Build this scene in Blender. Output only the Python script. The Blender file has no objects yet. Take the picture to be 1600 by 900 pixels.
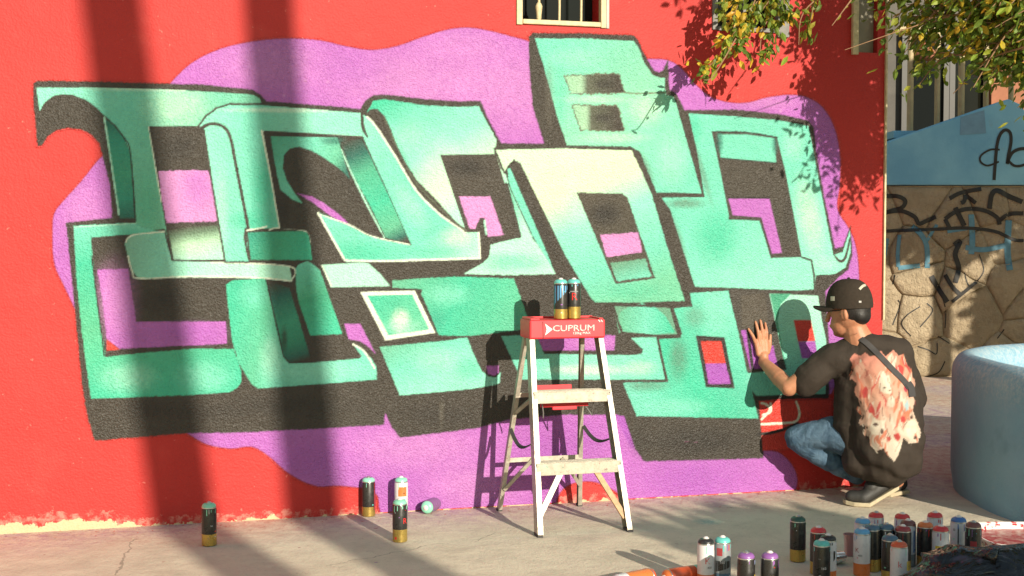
import bpy, bmesh, math, random
import numpy as np
from mathutils import Vector, Matrix, noise as mnoise
from mathutils.bvhtree import BVHTree
random.seed(7); RNG = np.random.default_rng(11)
scene = bpy.context.scene
COL = scene.collection

# ------------------------------------------------------------------ camera, sky, sun, exposure
FPX = 2000.0; CAMZ = 1.345; PITCH = math.atan(80/2000.0)
cam_d = bpy.data.cameras.new('camera'); cam = bpy.data.objects.new('camera', cam_d); COL.objects.link(cam)
cam_d.sensor_width = 36; cam_d.lens = 36*FPX/1600; cam_d.clip_start = .05; cam_d.clip_end = 500
cam.location = (0, 0, CAMZ); cam.rotation_euler = (math.pi/2-PITCH, 0, 0)
scene.camera = cam

SUN_EL = math.radians(17.0); SUN_AZ = math.radians(28.0)      # azimuth measured from -Y towards +X
SUNDIR = Vector((math.sin(SUN_AZ)*math.cos(SUN_EL), -math.cos(SUN_AZ)*math.cos(SUN_EL), math.sin(SUN_EL)))
world = bpy.data.worlds.new('World'); scene.world = world; world.use_nodes = True
wn = world.node_tree; wn.nodes.clear()
sky = wn.nodes.new('ShaderNodeTexSky'); sky.sky_type = 'NISHITA'; sky.sun_disc = False
sky.sun_elevation = SUN_EL; sky.sun_rotation = math.pi - SUN_AZ; sky.air_density = 2.0; sky.dust_density = 0.0
bgn = wn.nodes.new('ShaderNodeBackground'); bgn.inputs['Strength'].default_value = 0.088
wo = wn.nodes.new('ShaderNodeOutputWorld')
wn.links.new(sky.outputs[0], bgn.inputs[0]); wn.links.new(bgn.outputs[0], wo.inputs[0])
sd = bpy.data.lights.new('sun', 'SUN'); sd.energy = 3.8; sd.angle = math.radians(.55); sd.color = (1, .90, .73)
sun = bpy.data.objects.new('sun', sd); COL.objects.link(sun)
sun.rotation_euler = (-SUNDIR).to_track_quat('-Z', 'Y').to_euler(); sun.location = (6, -8, 6)
scene.view_settings.view_transform = 'Standard'; scene.view_settings.look = 'None'
scene.view_settings.exposure = 0.82; scene.view_settings.gamma = 1
scene.render.engine = 'CYCLES'
scene.cycles.max_bounces = 5; scene.cycles.diffuse_bounces = 3; scene.cycles.glossy_bounces = 2; scene.cycles.transmission_bounces = 4; scene.cycles.caustics_reflective = False; scene.cycles.caustics_refractive = False

# ------------------------------------------------------------------ places: pixel of the photograph -> point of the scene
_f = Vector((0, math.cos(PITCH), -math.sin(PITCH))); _u = Vector((0, math.sin(PITCH), math.cos(PITCH))); C0 = Vector((0, 0, CAMZ))
def ray(px, py): return Vector(((px-800)/FPX, 0, 0)) + _u*((450-py)/FPX) + _f
def P(px, py, Y): d = ray(px, py); return C0 + d*(Y/d.y)
def G(px, py, z=0): d = ray(px, py); return C0 + d*((z-CAMZ)/d.z)
WA = math.radians(14.7); WO = Vector((-2.3, 5.748, 0)); WU = Vector((math.cos(WA), math.sin(WA), 0)); WN = Vector((math.sin(WA), -math.cos(WA), 0))
def W(px, py, off=0):
    d = ray(px, py); t = ((WO+WN*off)-C0).dot(WN)/d.dot(WN); return C0 + d*t
def Wsz(px, py): p = W(px, py); return ((p-WO).dot(WU), p.z)
def SZ(s, z, off=0): return WO + WU*s + WN*off + Vector((0, 0, z))
def proj(pts):
    p = np.asarray(pts, float) - np.array(C0); zz = p@np.array(_f); return 800+FPX*p[:, 0]/zz, 450-FPX*(p@np.array(_u))/zz

# ------------------------------------------------------------------ colours and materials
def s2l(c): c = c/255; return c/12.92 if c <= .04045 else ((c+.055)/1.055)**2.4
def RGB(r, g, b): return (s2l(r), s2l(g), s2l(b))
MATS = {}
class NT:
    def __init__(s, name):
        s.m = bpy.data.materials.new(name); s.m.use_nodes = True; s.t = s.m.node_tree; s.b = s.t.nodes['Principled BSDF']; s.out = s.t.nodes['Material Output']
        MATS[name] = s.m
    def n(s, typ, **kw):
        nd = s.t.nodes.new('ShaderNode'+typ)
        for k, v in kw.items(): setattr(nd, k, v)
        return nd
    def lk(s, a, b): s.t.links.new(a, b)
    def pos(s): return s.n('NewGeometry').outputs['Position']
    def noise(s, scale, detail=4, rough=.6, vec=None, dist=0):
        nd = s.n('TexNoise'); nd.inputs['Scale'].default_value = scale; nd.inputs['Detail'].default_value = detail
        nd.inputs['Roughness'].default_value = rough; nd.inputs['Distortion'].default_value = dist
        s.lk(vec if vec is not None else s.pos(), nd.inputs['Vector']); return nd.outputs['Fac']
    def ramp(s, fac, stops):
        r = s.n('ValToRGB'); e = r.color_ramp.elements
        while len(e) < len(stops): e.new(.5)
        for q, (p, c) in zip(e, stops):
            q.position = p; q.color = (*c, 1) if hasattr(c, '__len__') else (c, c, c, 1)
        s.lk(fac, r.inputs[0]); return r.outputs[0]
    def mix(s, fac, a, b, typ='MIX'):
        m = s.n('MixRGB', blend_type=typ)
        for i, v in enumerate((fac, a, b)):
            if hasattr(v, 'is_linked') or hasattr(v, 'links'): s.lk(v, m.inputs[i])
            elif i == 0: m.inputs[0].default_value = v
            else: m.inputs[i].default_value = (*v, 1)
        return m.outputs[0]
    def math(s, op, a, b=0, c=None):
        m = s.n('Math', operation=op)
        for i, v in enumerate((a, b) if c is None else (a, b, c)):
            if hasattr(v, 'links'): s.lk(v, m.inputs[i])
            else: m.inputs[i].default_value = v
        return m.outputs[0]
    def base(s, v):
        if hasattr(v, 'links'): s.lk(v, s.b.inputs['Base Color'])
        else: s.b.inputs['Base Color'].default_value = (*v, 1)
    def set(s, rough=None, metal=None, spec=None):
        for k, v in (('Roughness', rough), ('Metallic', metal), ('Specular IOR Level', spec)):
            if v is None: continue
            if hasattr(v, 'links'): s.lk(v, s.b.inputs[k])
            else: s.b.inputs[k].default_value = v
        return s
    def bump(s, h, strength=.5, dist=.01):
        b = s.n('Bump'); b.inputs['Strength'].default_value = strength; b.inputs['Distance'].default_value = dist
        s.lk(h, b.inputs['Height']); s.lk(b.outputs[0], s.b.inputs['Normal']); return s
def plain(name, c, rough=.5, metal=0, var=.18, scale=30, bump=0, spec=None):
    t = NT(name); v = t.noise(scale, 5)
    t.base(t.mix(t.ramp(v, [(.3, max(0, 1-var)), (.72, 1.0)]), (0, 0, 0), c) if var else c)
    t.set(rough, metal, spec)
    if bump: t.bump(v, .4, bump)
    return t.m

# ------------------------------------------------------------------ mesh helpers
class MB:
    def __init__(s): s.v = []; s.f = []
    def add(s, vs, fs):
        o = len(s.v); s.v += [tuple(v) for v in vs]; s.f += [tuple(i+o for i in f) for f in fs]; return s
    def box(s, c, ax, ay, az):           # centre and three half-axis vectors
        c, ax, ay, az = map(Vector, (c, ax, ay, az))
        vs = [c+ax*i+ay*j+az*k for k in (-1, 1) for j in (-1, 1) for i in (-1, 1)]
        return s.add(vs, [(0, 2, 3, 1), (4, 5, 7, 6), (0, 1, 5, 4), (2, 6, 7, 3), (0, 4, 6, 2), (1, 3, 7, 5)])
    def bar(s, p0, p1, w, h, side=(1, 0, 0)):     # box between two points; w along side, h across
        p0, p1 = Vector(p0), Vector(p1); d = (p1-p0); sd_ = Vector(side); sd_ = (sd_-d*(sd_.dot(d)/d.length_squared)).normalized(); n = d.normalized().cross(sd_)
        return s.box((p0+p1)/2, sd_*w/2, n*h/2, d/2)
    def prism(s, poly, vec):
        n = len(poly); poly = [Vector(p) for p in poly]; vec = Vector(vec)
        return s.add(poly+[p+vec for p in poly], [tuple(range(n)), tuple(range(2*n-1, n-1, -1))]+[(i, i+n, (i+1) % n+n, (i+1) % n) for i in range(n)])
    def tube(s, pts, r, n=8, cap=True):
        pts = [Vector(p) for p in pts]; rs = r if hasattr(r, '__len__') else [r]*len(pts)
        t0 = (pts[1]-pts[0]).normalized(); a = t0.orthogonal().normalized(); rings = []
        for i, p in enumerate(pts):
            t = (pts[min(i+1, len(pts)-1)]-pts[max(i-1, 0)]).normalized(); a = (a-t*a.dot(t)).normalized(); b = t.cross(a)
            rings.append([p+(a*math.cos(q*math.tau/n)+b*math.sin(q*math.tau/n))*rs[i] for q in range(n)])
        vs = [v for rg in rings for v in rg]
        fs = [(i*n+q, i*n+(q+1) % n, (i+1)*n+(q+1) % n, (i+1)*n+q) for i in range(len(pts)-1) for q in range(n)]
        if cap: fs += [tuple(range(n-1, -1, -1)), tuple((len(pts)-1)*n+q for q in range(n))]
        return s.add(vs, fs)
    def lathe(s, prof, n=20, cap=True):
        vs = [(r*math.cos(q*math.tau/n), r*math.sin(q*math.tau/n), z) for r, z in prof for q in range(n)]
        fs = [(i*n+q, i*n+(q+1) % n, (i+1)*n+(q+1) % n, (i+1)*n+q) for i in range(len(prof)-1) for q in range(n)]
        if cap: fs += [tuple(range(n-1, -1, -1)), tuple((len(prof)-1)*n+q for q in range(n))]
        return s.add(vs, fs)
    def ellipsoid(s, c, ax, ay, az, n=20, m=12):
        c, ax, ay, az = map(Vector, (c, ax, ay, az)); vs = [c-az]; fs = []
        for i in range(1, m):
            t = -math.pi/2+math.pi*i/m
            vs += [c+(ax*math.cos(q*math.tau/n)+ay*math.sin(q*math.tau/n))*math.cos(t)+az*math.sin(t) for q in range(n)]
        vs.append(c+az); L = len(vs)-1
        fs += [(0, 1+(q+1) % n, 1+q) for q in range(n)]
        fs += [(1+i*n+q, 1+i*n+(q+1) % n, 1+(i+1)*n+(q+1) % n, 1+(i+1)*n+q) for i in range(m-2) for q in range(n)]
        fs += [(1+(m-2)*n+q, 1+(m-2)*n+(q+1) % n, L) for q in range(n)]
        return s.add(vs, fs)
    def capsule(s, p0, r0, p1, r1, n=16):
        p0, p1 = Vector(p0), Vector(p1); t = (p1-p0).normalized() if (p1-p0).length > 1e-6 else Vector((0, 0, 1)); pts = []; rs = []
        for k in range(6): a = math.pi/2*(k/5); pts.append(p0-t*r0*math.cos(a)); rs.append(max(r0*math.sin(a), 1e-4))
        for k in range(1, 6): a = math.pi/2*(k/5); pts.append(p1+t*r1*math.sin(a)); rs.append(max(r1*math.cos(a), 1e-4))
        a_ = t.orthogonal().normalized(); b_ = t.cross(a_)
        vs = [p+(a_*math.cos(q*math.tau/n)+b_*math.sin(q*math.tau/n))*r for p, r in zip(pts, rs) for q in range(n)]
        fs = [(i*n+q, i*n+(q+1) % n, (i+1)*n+(q+1) % n, (i+1)*n+q) for i in range(len(pts)-1) for q in range(n)]
        fs += [tuple(range(n-1, -1, -1)), tuple((len(pts)-1)*n+q for q in range(n))]
        return s.add(vs, fs)
    def mesh(s, name):
        me = bpy.data.meshes.new(name); me.from_pydata([tuple(v) for v in s.v], [], s.f); me.validate(); me.update(); return me
    def build(s, name, mat, parent=None, smooth=None, bevel=0, fixn=True):
        me = s.mesh(name)
        if fixn:
            bm = bmesh.new(); bm.from_mesh(me); bmesh.ops.recalc_face_normals(bm, faces=bm.faces); bm.to_mesh(me); bm.free()
        return link(name, me, mat, parent, smooth, bevel)
def link(name, me, mat, parent=None, smooth=None, bevel=0):
    o = bpy.data.objects.new(name, me); COL.objects.link(o)
    if mat is not None: me.materials.append(MATS[mat] if isinstance(mat, str) else mat)
    if smooth is not None:
        me.polygons.foreach_set('use_smooth', [True]*len(me.polygons))
        if smooth < 180: me.set_sharp_from_angle(angle=math.radians(smooth))
    if bevel:
        b = o.modifiers.new('bevel', 'BEVEL'); b.width = bevel; b.segments = 2; b.limit_method = 'ANGLE'
    if parent is not None: setparent(o, parent)
    return o
def setparent(o, p):
    o.parent = p; o.matrix_parent_inverse = wmat(p).inverted()
def wmat(o):
    m = Matrix.LocRotScale(o.location, o.rotation_euler, o.scale)
    return m if o.parent is None else wmat(o.parent) @ o.matrix_parent_inverse @ m
def thing(name, label, cat, loc=(0, 0, 0), group=None, rotz=0):
    o = bpy.data.objects.new(name, None); COL.objects.link(o); o.location = loc; o.rotation_euler = (0, 0, rotz); o.empty_display_size = .1
    o['label'] = label; o['category'] = cat
    if group: o['group'] = group
    return o
def tag(o, label=None, cat=None, group=None, kind=None):
    if label: o['label'] = label
    if cat: o['category'] = cat
    if group: o['group'] = group
    if kind: o['kind'] = kind
    return o
def organic(mb, voxel, smooth_it=4, fac=.5):
    me = mb.mesh('tmp'); o = bpy.data.objects.new('tmp', me); COL.objects.link(o)
    r = o.modifiers.new('r', 'REMESH'); r.mode = 'VOXEL'; r.voxel_size = voxel
    if smooth_it: s_ = o.modifiers.new('s', 'SMOOTH'); s_.iterations = smooth_it; s_.factor = fac
    dg = bpy.context.evaluated_depsgraph_get(); dg.update()
    res = bpy.data.meshes.new_from_object(o.evaluated_get(dg)); bpy.data.objects.remove(o); bpy.data.meshes.remove(me)
    return res
def bvh_of(objs):
    vs = []; fs = []
    for o in objs:
        k = len(vs); m = wmat(o); vs += [m @ v.co for v in o.data.vertices]; fs += [[i+k for i in p.vertices] for p in o.data.polygons]
    return BVHTree.FromPolygons(vs, fs)
def text_mesh(body, size):
    c = bpy.data.curves.new('t', 'FONT'); c.body = body; c.size = size; c.align_x = 'CENTER'; c.align_y = 'CENTER'; c.resolution_u = 3
    o = bpy.data.objects.new('t', c); COL.objects.link(o); dg = bpy.context.evaluated_depsgraph_get(); dg.update()
    me = bpy.data.meshes.new_from_object(o.evaluated_get(dg)); bpy.data.objects.remove(o); return me
def catmull(pts, closed=True, k=6):
    pts = [np.array(p, float) for p in pts]; n = len(pts); out = []
    for i in range(n if closed else n-1):
        g = (lambda j: pts[j % n]) if closed else (lambda j: pts[min(max(j, 0), n-1)])
        a, b, c, d = g(i-1), g(i), g(i+1), g(i+2)
        for q in range(k):
            t = q/k; out.append(.5*((2*b)+(c-a)*t+(2*a-5*b+4*c-d)*t*t+(3*b-a-3*c+d)*t**3))
    if not closed: out.append(pts[-1])
    return np.array(out)

# ------------------------------------------------------------------ painter: paints polygons and strokes onto a set of points
def vnoise(x, y, scale, seed):
    r = np.random.default_rng(seed).random((257, 257)); u = x/scale; v = y/scale; i = np.floor(u).astype(int); j = np.floor(v).astype(int)
    fu = u-i; fv = v-j; fu = fu*fu*(3-2*fu); fv = fv*fv*(3-2*fv); g = lambda a, b: r[a % 257, b % 257]
    return (g(i, j)*(1-fu)+g(i+1, j)*fu)*(1-fv)+(g(i, j+1)*(1-fu)+g(i+1, j+1)*fu)*fv
def sm(a, b, x): t = np.clip((x-a)/(b-a), 0, 1); return t*t*(3-2*t)
class Painter:
    def __init__(s, x, y):
        s.x, s.y = x, y; n = len(x); s.c = np.zeros((n, 3)); s.a = np.zeros(n); s.id = np.zeros(n, int)
        s.n1 = vnoise(x, y, 2.6, 1)*.6+vnoise(x, y, 5.5, 2)*.4-.5; s.n2 = vnoise(x, y, 16, 3)*.6+vnoise(x, y, 40, 8)*.4-.5; s.n3 = vnoise(x, y, 90, 4)-.5
    def sel(s, pts, m): return np.nonzero((s.x > pts[:, 0].min()-m) & (s.x < pts[:, 0].max()+m) & (s.y > pts[:, 1].min()-m) & (s.y < pts[:, 1].max()+m))[0]
    def dist(s, I, pts, closed=True):
        x, y = s.x[I], s.y[I]; d = np.full(len(I), 1e9); ins = np.zeros(len(I), bool); n = len(pts); tt = np.zeros(len(I))
        for i in range(n if closed else n-1):
            ax, ay = pts[i]; bx, by = pts[(i+1) % n]; ex, ey = bx-ax, by-ay; L = ex*ex+ey*ey+1e-9
            t = np.clip(((x-ax)*ex+(y-ay)*ey)/L, 0, 1); q = np.hypot(x-ax-t*ex, y-ay-t*ey); m = q < d; d[m] = q[m]; tt[m] = (i+t[m])/(n-1)
            if closed and ay != by: ins ^= ((ay > y) != (by > y)) & (x < ex*(y-ay)/(by-ay)+ax)
        return (np.where(ins, d, -d) if closed else d), tt
    def col(s, c, I):
        if callable(c): return c(s.x[I], s.y[I])
        return np.broadcast_to(np.array(c, float), (len(I), 3))
    def put(s, I, al, c, pid):
        C = s.col(c, I); s.c[I] = s.c[I]*(1-al[:, None])+C*al[:, None]; s.a[I] = np.maximum(s.a[I], al)
        if pid is not None: s.id[I[al > .45]] = pid
    def F(s, pid, c, pts, out=0, oc=None, soft=.9, rough=1.0, smooth=False, op=1):
        pts = catmull(pts) if smooth else np.array(pts, float); I = s.sel(pts, out+soft+4); d, _ = s.dist(I, pts)
        if out: s.put(I, sm(-1.3, 1.3, d+out+rough*2.2*s.n1[I]), oc if oc is not None else BLACK, pid)
        s.put(I, op*sm(-soft, soft, d+rough*1.1*s.n1[I]), c, pid)
    def S(s, pid, c, pts, w, soft=.9, rough=1.2, smooth=True, op=1, taper=0):
        pts = catmull(pts, False) if smooth and len(pts) > 2 else np.array(pts, float); I = s.sel(pts, w+soft+4); d, t = s.dist(I, pts, False)
        ww = w/2*(1-taper*np.abs(2*t-1)**2) if taper else w/2
        s.put(I, op*sm(-soft, soft, ww-d+rough*s.n1[I]), c, pid)
    def B(s, c, x, y, rx, ry, op=.8, clip=None, rot=0, grain=.5):      # airbrushed spot
        if not callable(c) and sum(c) > 1.5: op *= .78
        if clip is not None: pts = np.array(clip, float); I = s.sel(pts, 2)
        else: I = np.nonzero((abs(s.x-x) < 1.6*max(rx, ry)) & (abs(s.y-y) < 1.6*max(rx, ry)))[0]
        ca, sa = math.cos(rot), math.sin(rot); u = (s.x[I]-x)*ca+(s.y[I]-y)*sa; v = -(s.x[I]-x)*sa+(s.y[I]-y)*ca
        r = np.hypot(u/rx, v/ry); al = op*sm(1.25, .15, r)*(1+grain*s.n1[I]*2*(r > .3))
        if clip is not None: al = al*(s.dist(I, pts)[0] > 0)
        s.put(I, np.clip(al, 0, 1), c, None)
def grad(p0, p1, stops):
    p0 = np.array(p0, float); e = np.array(p1, float)-p0; L = (e*e).sum()
    def f(x, y):
        t = ((x-p0[0])*e[0]+(y-p0[1])*e[1])/L; ts = [q for q, _ in stops]; cs = np.array([c for _, c in stops])
        return np.stack([np.interp(t, ts, cs[:, k]) for k in range(3)], 1)
    return f

# ------------------------------------------------------------------ shared wall paint nodes
def red_wall_nodes(t, foot=True):
    p = t.pos(); n1 = t.noise(1.3, 3, .6, p); n2 = t.noise(38, 2, .65, p); n3 = t.noise(9, 3, .7, p)
    c = t.mix(t.ramp(n1, [(.3, 0.), (.7, 1.)]), (.42, .026, .024), (.49, .034, .031))
    c = t.mix(t.ramp(n3, [(.56, 0.), (.78, .5)]), c, (.40, .033, .029))
    c = t.mix(t.ramp(t.noise(3.4, 3, .7, p), [(.58, 0.), (.75, .45)]), c, (.54, .055, .046))
    c = t.mix(t.ramp(n2, [(.70, 0.), (.76, .30)]), c, (.72, .30, .24))
    if not foot: return c, p
    sep = t.n('SeparateXYZ'); t.lk(p, sep.inputs[0])
    # peeled plaster along the foot of the wall (thicker at the left end, as it has come away there)
    xl = t.n('MapRange'); xl.inputs[1].default_value = -1.72; xl.inputs[2].default_value = -1.86; xl.inputs[3].default_value = -.006; xl.inputs[4].default_value = .036; t.lk(sep.outputs[0], xl.inputs[0])
    h = t.math('ADD', t.math('MULTIPLY', t.math('SUBTRACT', t.noise(13, 6, .7, p), .45), .12), xl.outputs[0])
    pink = t.math('LESS_THAN', sep.outputs[2], t.math('ADD', h, t.math('MULTIPLY', t.noise(30, 4, .6, p), .07)))
    c = t.mix(t.math('MULTIPLY', pink, t.ramp(t.noise(24, 4, .7, p), [(.45, 0.), (.62, .55)])), c, (.62, .30, .24))
    bare = t.math('LESS_THAN', sep.outputs[2], h)
    c = t.mix(bare, c, t.mix(t.noise(60, 4), (.50, .36, .20), (.58, .47, .31)))
    return c, p
t = NT('red_wall'); c, p = red_wall_nodes(t); t.base(c); t.set(.62, 0, .3)
t.bump(t.math('ADD', t.math('MULTIPLY', t.noise(95, 2, .55, p), 1.), t.math('MULTIPLY', t.noise(14, 1, .5, p), .8)), .35, .010)
t = NT('mural_paint'); c, p = red_wall_nodes(t, False)
at = t.n('Attribute', attribute_name='paint'); sparkle = t.ramp(t.noise(150, 2, .5, p), [(.56, 0.), (.74, .20)]); sparkle = t.math('MULTIPLY', sparkle, t.ramp(t.noise(2.1, 2, .5, p), [(.40, .1), (.62, 1.)]))  # pale flecks paint the stucco's sunlit sparkle into the colour
pc = t.mix(sparkle, at.outputs['Color'], t.mix(1., t.mix(1., at.outputs['Color'], (1.7, 1.7, 1.7), 'MULTIPLY'), (.05, .045, .035), 'ADD'))
t.base(t.mix(at.outputs['Alpha'], c, pc)); t.set(t.ramp(t.noise(40, 3, .6, p), [(.3, .36), (.7, .58)]), 0, .42)
v = t.n('TexVoronoi', feature='SMOOTH_F1'); v.inputs['Scale'].default_value = 130; t.lk(p, v.inputs['Vector'])
t.bump(t.math('ADD', t.math('MULTIPLY', t.noise(105, 2, .6, p), 1.3), t.math('MULTIPLY', v.outputs['Distance'], .8)), .6, .012)
plain('cream_frame', (.66, .55, .33), .6, 0, .35, 40, .003); plain('dark_room', (.012, .010, .009), .6)
plain('frame_dark_grey', (.20, .19, .175), .6, 0, .3, 30); plain('grey_frame', (.42, .40, .37), .5, 0, .3, 30); plain('beige_panel', (.30, .27, .21), .7, 0, .25, 8)
t = NT('window_glass'); t.base((.012, .014, .014)); t.set(.06, 0, .12)

# ------------------------------------------------------------------ red building
bld = thing('red_building', 'red painted building wall with small barred windows behind the graffiti', 'building', tuple(SZ(2, 0)))
S_END = Wsz(1380, 400)[0]; S0 = -4.0; ZT = 4.1
def hole(x0, x1, yb, zt): s0 = Wsz(x0, yb)[0]; s1 = Wsz(x1, yb)[0]; return (s0, s1, Wsz((x0+x1)/2, yb)[1], zt)
H1 = hole(814, 940, 34, 2.95); H2 = hole(1118, 1216, 46, 2.9); H3 = hole(1331, 1371, 82, 2.9)
holes = [H1, H2, H3]
ss = sorted({S0, S_END, *[h[0] for h in holes], *[h[1] for h in holes]}); zs = sorted({-.02, ZT, *[h[2] for h in holes], *[h[3] for h in holes]})
mb = MB()
for a, b in zip(ss, ss[1:]):
    for c, d in zip(zs, zs[1:]):
        m = ((a+b)/2, (c+d)/2)
        if any(h[0] < m[0] < h[1] and h[2] < m[1] < h[3] for h in holes): continue
        mb.add([SZ(a, c), SZ(b, c), SZ(b, d), SZ(a, d)], [(0, 1, 2, 3)])
for h in holes:
    q = [(h[0], h[2]), (h[1], h[2]), (h[1], h[3]), (h[0], h[3])]
    for i in range(4):
        a, b = q[i], q[(i+1) % 4]; mb.add([SZ(*a), SZ(*b), SZ(*b, -.16), SZ(*a, -.16)], [(0, 1, 2, 3)])
D = -3.0
mb.add([SZ(S_END, -.02), SZ(S_END, -.02, D), SZ(S_END, ZT, D), SZ(S_END, ZT)], [(0, 1, 2, 3)])
mb.add([SZ(S0, -.02), SZ(S0, -.02, D), SZ(S0, ZT, D), SZ(S0, ZT)], [(0, 1, 2, 3)])
mb.add([SZ(S0, -.02, D), SZ(S_END, -.02, D), SZ(S_END, ZT, D), SZ(S0, ZT, D)], [(0, 1, 2, 3)])
wall_o = mb.build('wall', 'red_wall', bld)
MB().box(SZ((S0+S_END)/2, ZT+.06, D/2), WU*(S_END-S0)/2*1.01, WN*(-D/2+.1), (0, 0, .058)).build('roof', 'grey_frame', bld)
def wbox(m, s0, s1, z0, z1, o0, o1): return m.box(SZ((s0+s1)/2, (z0+z1)/2, (o0+o1)/2), WU*(s1-s0)/2, WN*(o1-o0)/2, (0, 0, (z1-z0)/2))
# barred window above the mural
w1 = wbox(MB(), H1[0]+.002, H1[1]-.002, H1[2]+.002, H1[3]-.002, -.155, -.145).build('window', 'window_glass', bld)
fw = .024
wbox(MB(), H1[0]-fw, H1[0]+.006, H1[2]-.024, H1[3]+.02, -.03, .012).build('frame', 'cream_frame', w1, bevel=.003); wbox(MB(), H1[1]-.006, H1[1]+fw*.9, H1[2]-.024, H1[3]+.02, -.03, .012).build('frame', 'cream_frame', w1, bevel=.003)
wbox(MB(), H1[0]+.007, H1[1]-.007, H1[2]-.020, H1[2]+.004, -.03, .016).build('sill', 'cream_frame', w1, bevel=.004)
wbox(MB(), H1[1]+fw*.9+.002, H1[1]+fw*.9+.016, H1[2]-.024, H1[3]+.02, 0.001, .008).build('frame_edge', 'grey_frame', w1)
for px in (875, 909, 843):
    s = Wsz(px, 20)[0]; m = MB()
    m.tube([SZ(s, H1[2]-.001, -.012), SZ(s+.001, H1[2]+.1, -.012), SZ(s, H1[3], -.012)], .0062, 8); m.build('bar', 'cream_frame', w1, 60)
s = Wsz(843, 20)[0]; zb = Wsz(843, 32)[1]; zt_ = Wsz(843, 3)[1]
m = MB().lathe([(.006, 0), (.013, .012), (.013, .03), (.016, .055), (.018, zt_-zb-.02), (.013, zt_-zb-.008), (.007, zt_-zb)], 12)
m.v = [tuple(SZ(s, zb, -.012)+Vector(v)) for v in m.v]; m.build('rag_wrapped_bar', 'cream_frame', w1, 60)
# window behind the leaves, with a wide grey frame at its right
w2 = wbox(MB(), H2[0]+.002, H2[1]-.002, H2[2]+.002, H2[3]-.002, -.155, -.145).build('window', 'window_glass', bld)
wbox(MB(), H2[1]-.01, H2[1]+.055, H2[2]-.035, H2[3]+.02, -.02, .02).build('frame', 'frame_dark_grey', w2, bevel=.003); wbox(MB(), H2[0]-.02, H2[0]+.008, H2[2]-.01, H2[3]+.02, -.02, .012).build('frame', 'frame_dark_grey', w2, bevel=.003)
wbox(MB(), H2[0]+.009, H2[1]-.012, H2[2]-.012, H2[2]+.008, -.02, .014).build('sill', 'frame_dark_grey', w2)
m = MB(); s = Wsz(1165, 20)[0]; wbox(m, s-.008, s+.008, H2[2]+.009, H2[3], -.03, -.01); m.build('bar', 'frame_dark_grey', w2)
w3 = wbox(MB(), H3[0]+.05, H3[1]-.002, H3[2]+.002, H3[3]-.002, -.06, -.04).build('window', 'beige_panel', bld)
m = MB(); wbox(m, H3[0]-.004, H3[0]+.03, H3[2]-.015, H3[3]+.02, -.02, .02); m.build('frame', 'cream_frame', w3, bevel=.003)
wbox(MB(), H3[0]+.031, H3[0]+.048, H3[2]+.001, H3[3]-.001, -.12, -.10).build('dark_gap', 'dark_room', w3)
m = MB(); wbox(m, S_END-.004, S_END+.006, .9, ZT-.01, -.03, .014); m.build('corner_strip', 'cream_frame', bld)

# ------------------------------------------------------------------ the mural
BLACK = (.047, .040, .032); INK = (.026, .023, .020)
MINT = (.150, .57, .43); LITE = (.24, .66, .51); PALE = (.38, .73, .57); CREAM = (.52, .76, .53); GRN = (.050, .47, .30); TEAL = (.032, .30, .21); DEEP = (.02, .12, .095)
PUR = (.42, .125, .46); PUR2 = (.34, .085, .42); PINK = (.57, .24, .53); WHT = (.72, .80, .66); REDP = (.60, .045, .032)
gs = .0050; s_lo = Wsz(40, 500)[0]; s_hi = S_END-.03; z_lo = .006; z_hi = Wsz(700, 30)[1]
ns = int((s_hi-s_lo)/gs); nz = int((z_hi-z_lo)/gs)
gsv = s_lo+np.arange(ns+1)*gs; gzv = z_lo+np.arange(nz+1)*gs
SS, ZZ = np.meshgrid(gsv, gzv); off = .0035
WP = np.array(WO)[None]+SS.reshape(-1, 1)*np.array(WU)[None]+off*np.array(WN)[None]; WP[:, 2] = ZZ.ravel()
gx, gy = proj(WP); K = Painter(gx, gy)
cloud = [(162,242),(150,254),(127,283),(100,313),(84,335),(82,367),(83,400),(88,422),(98,443),(113,474),(135,520),(168,530),(188,547),(220,600),(250,650),(297,680),(325,695),(361,701),(393,698),(419,712),(445,735),(471,751),(497,760),(520,759),(542,760),(578,765),(591,778),(594,800),(620,840),(760,835),(862,830),(868,790),(875,770),(890,757),(915,752),(935,755),(957,765),(975,777),(1000,790),(1030,815),(1200,800),(1236,778),(1246,750),(1236,724),(1215,706),(1188,700),(1186,660),(1182,610),(1230,500),(1285,620),(1320,570),(1338,530),(1343,470),(1341,410),(1336,380),(1327,358),(1312,335),(1308,318),(1312,290),(1313,250),(1307,210),(1292,176),(1270,156),(1240,148),(1200,152),(1170,160),(1140,160),(1110,151),(1085,130),(1066,108),(1044,94),(1010,92),(960,95),(900,100),(850,75),(828,65),(800,57),(760,47),(730,43),(700,46),(660,58),(620,72),(580,78),(540,72),(500,63),(450,60),(400,64),(345,76),(300,98),(266,130),(230,170),(190,215)]
out_cl = catmull(cloud, True, 3); K.F(1, PUR, out_cl, soft=1.6, rough=.6)
for x, y, rx, ry, c, o in [(640,130,150,60,PINK,.55),(800,140,110,80,PINK,.5),(420,100,110,50,PINK,.4),(720,70,90,30,PINK,.4),(650,700,120,40,PINK,.45),(880,690,90,50,PUR2,.5),(740,760,90,40,PINK,.5),(130,330,40,60,PINK,.4),(1290,260,30,90,PUR2,.35),(1080,750,90,40,PUR2,.55),(1200,160,60,14,PINK,.4),(480,720,80,30,PUR2,.35),(560,110,60,30,PUR2,.35)]:
    I = K.id == 1; K.B(c, x, y, rx, ry, o); K.id[I] = 1
I = K.sel(out_cl, 3); d, _ = K.dist(I, out_cl); K.a[I] = np.where(d < -3, 0, K.a[I]*0+sm(-2.0, 1.6, d+.7*K.n1[I])); J = np.ones(len(gx), bool); J[I] = False; K.a[J] = 0
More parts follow.
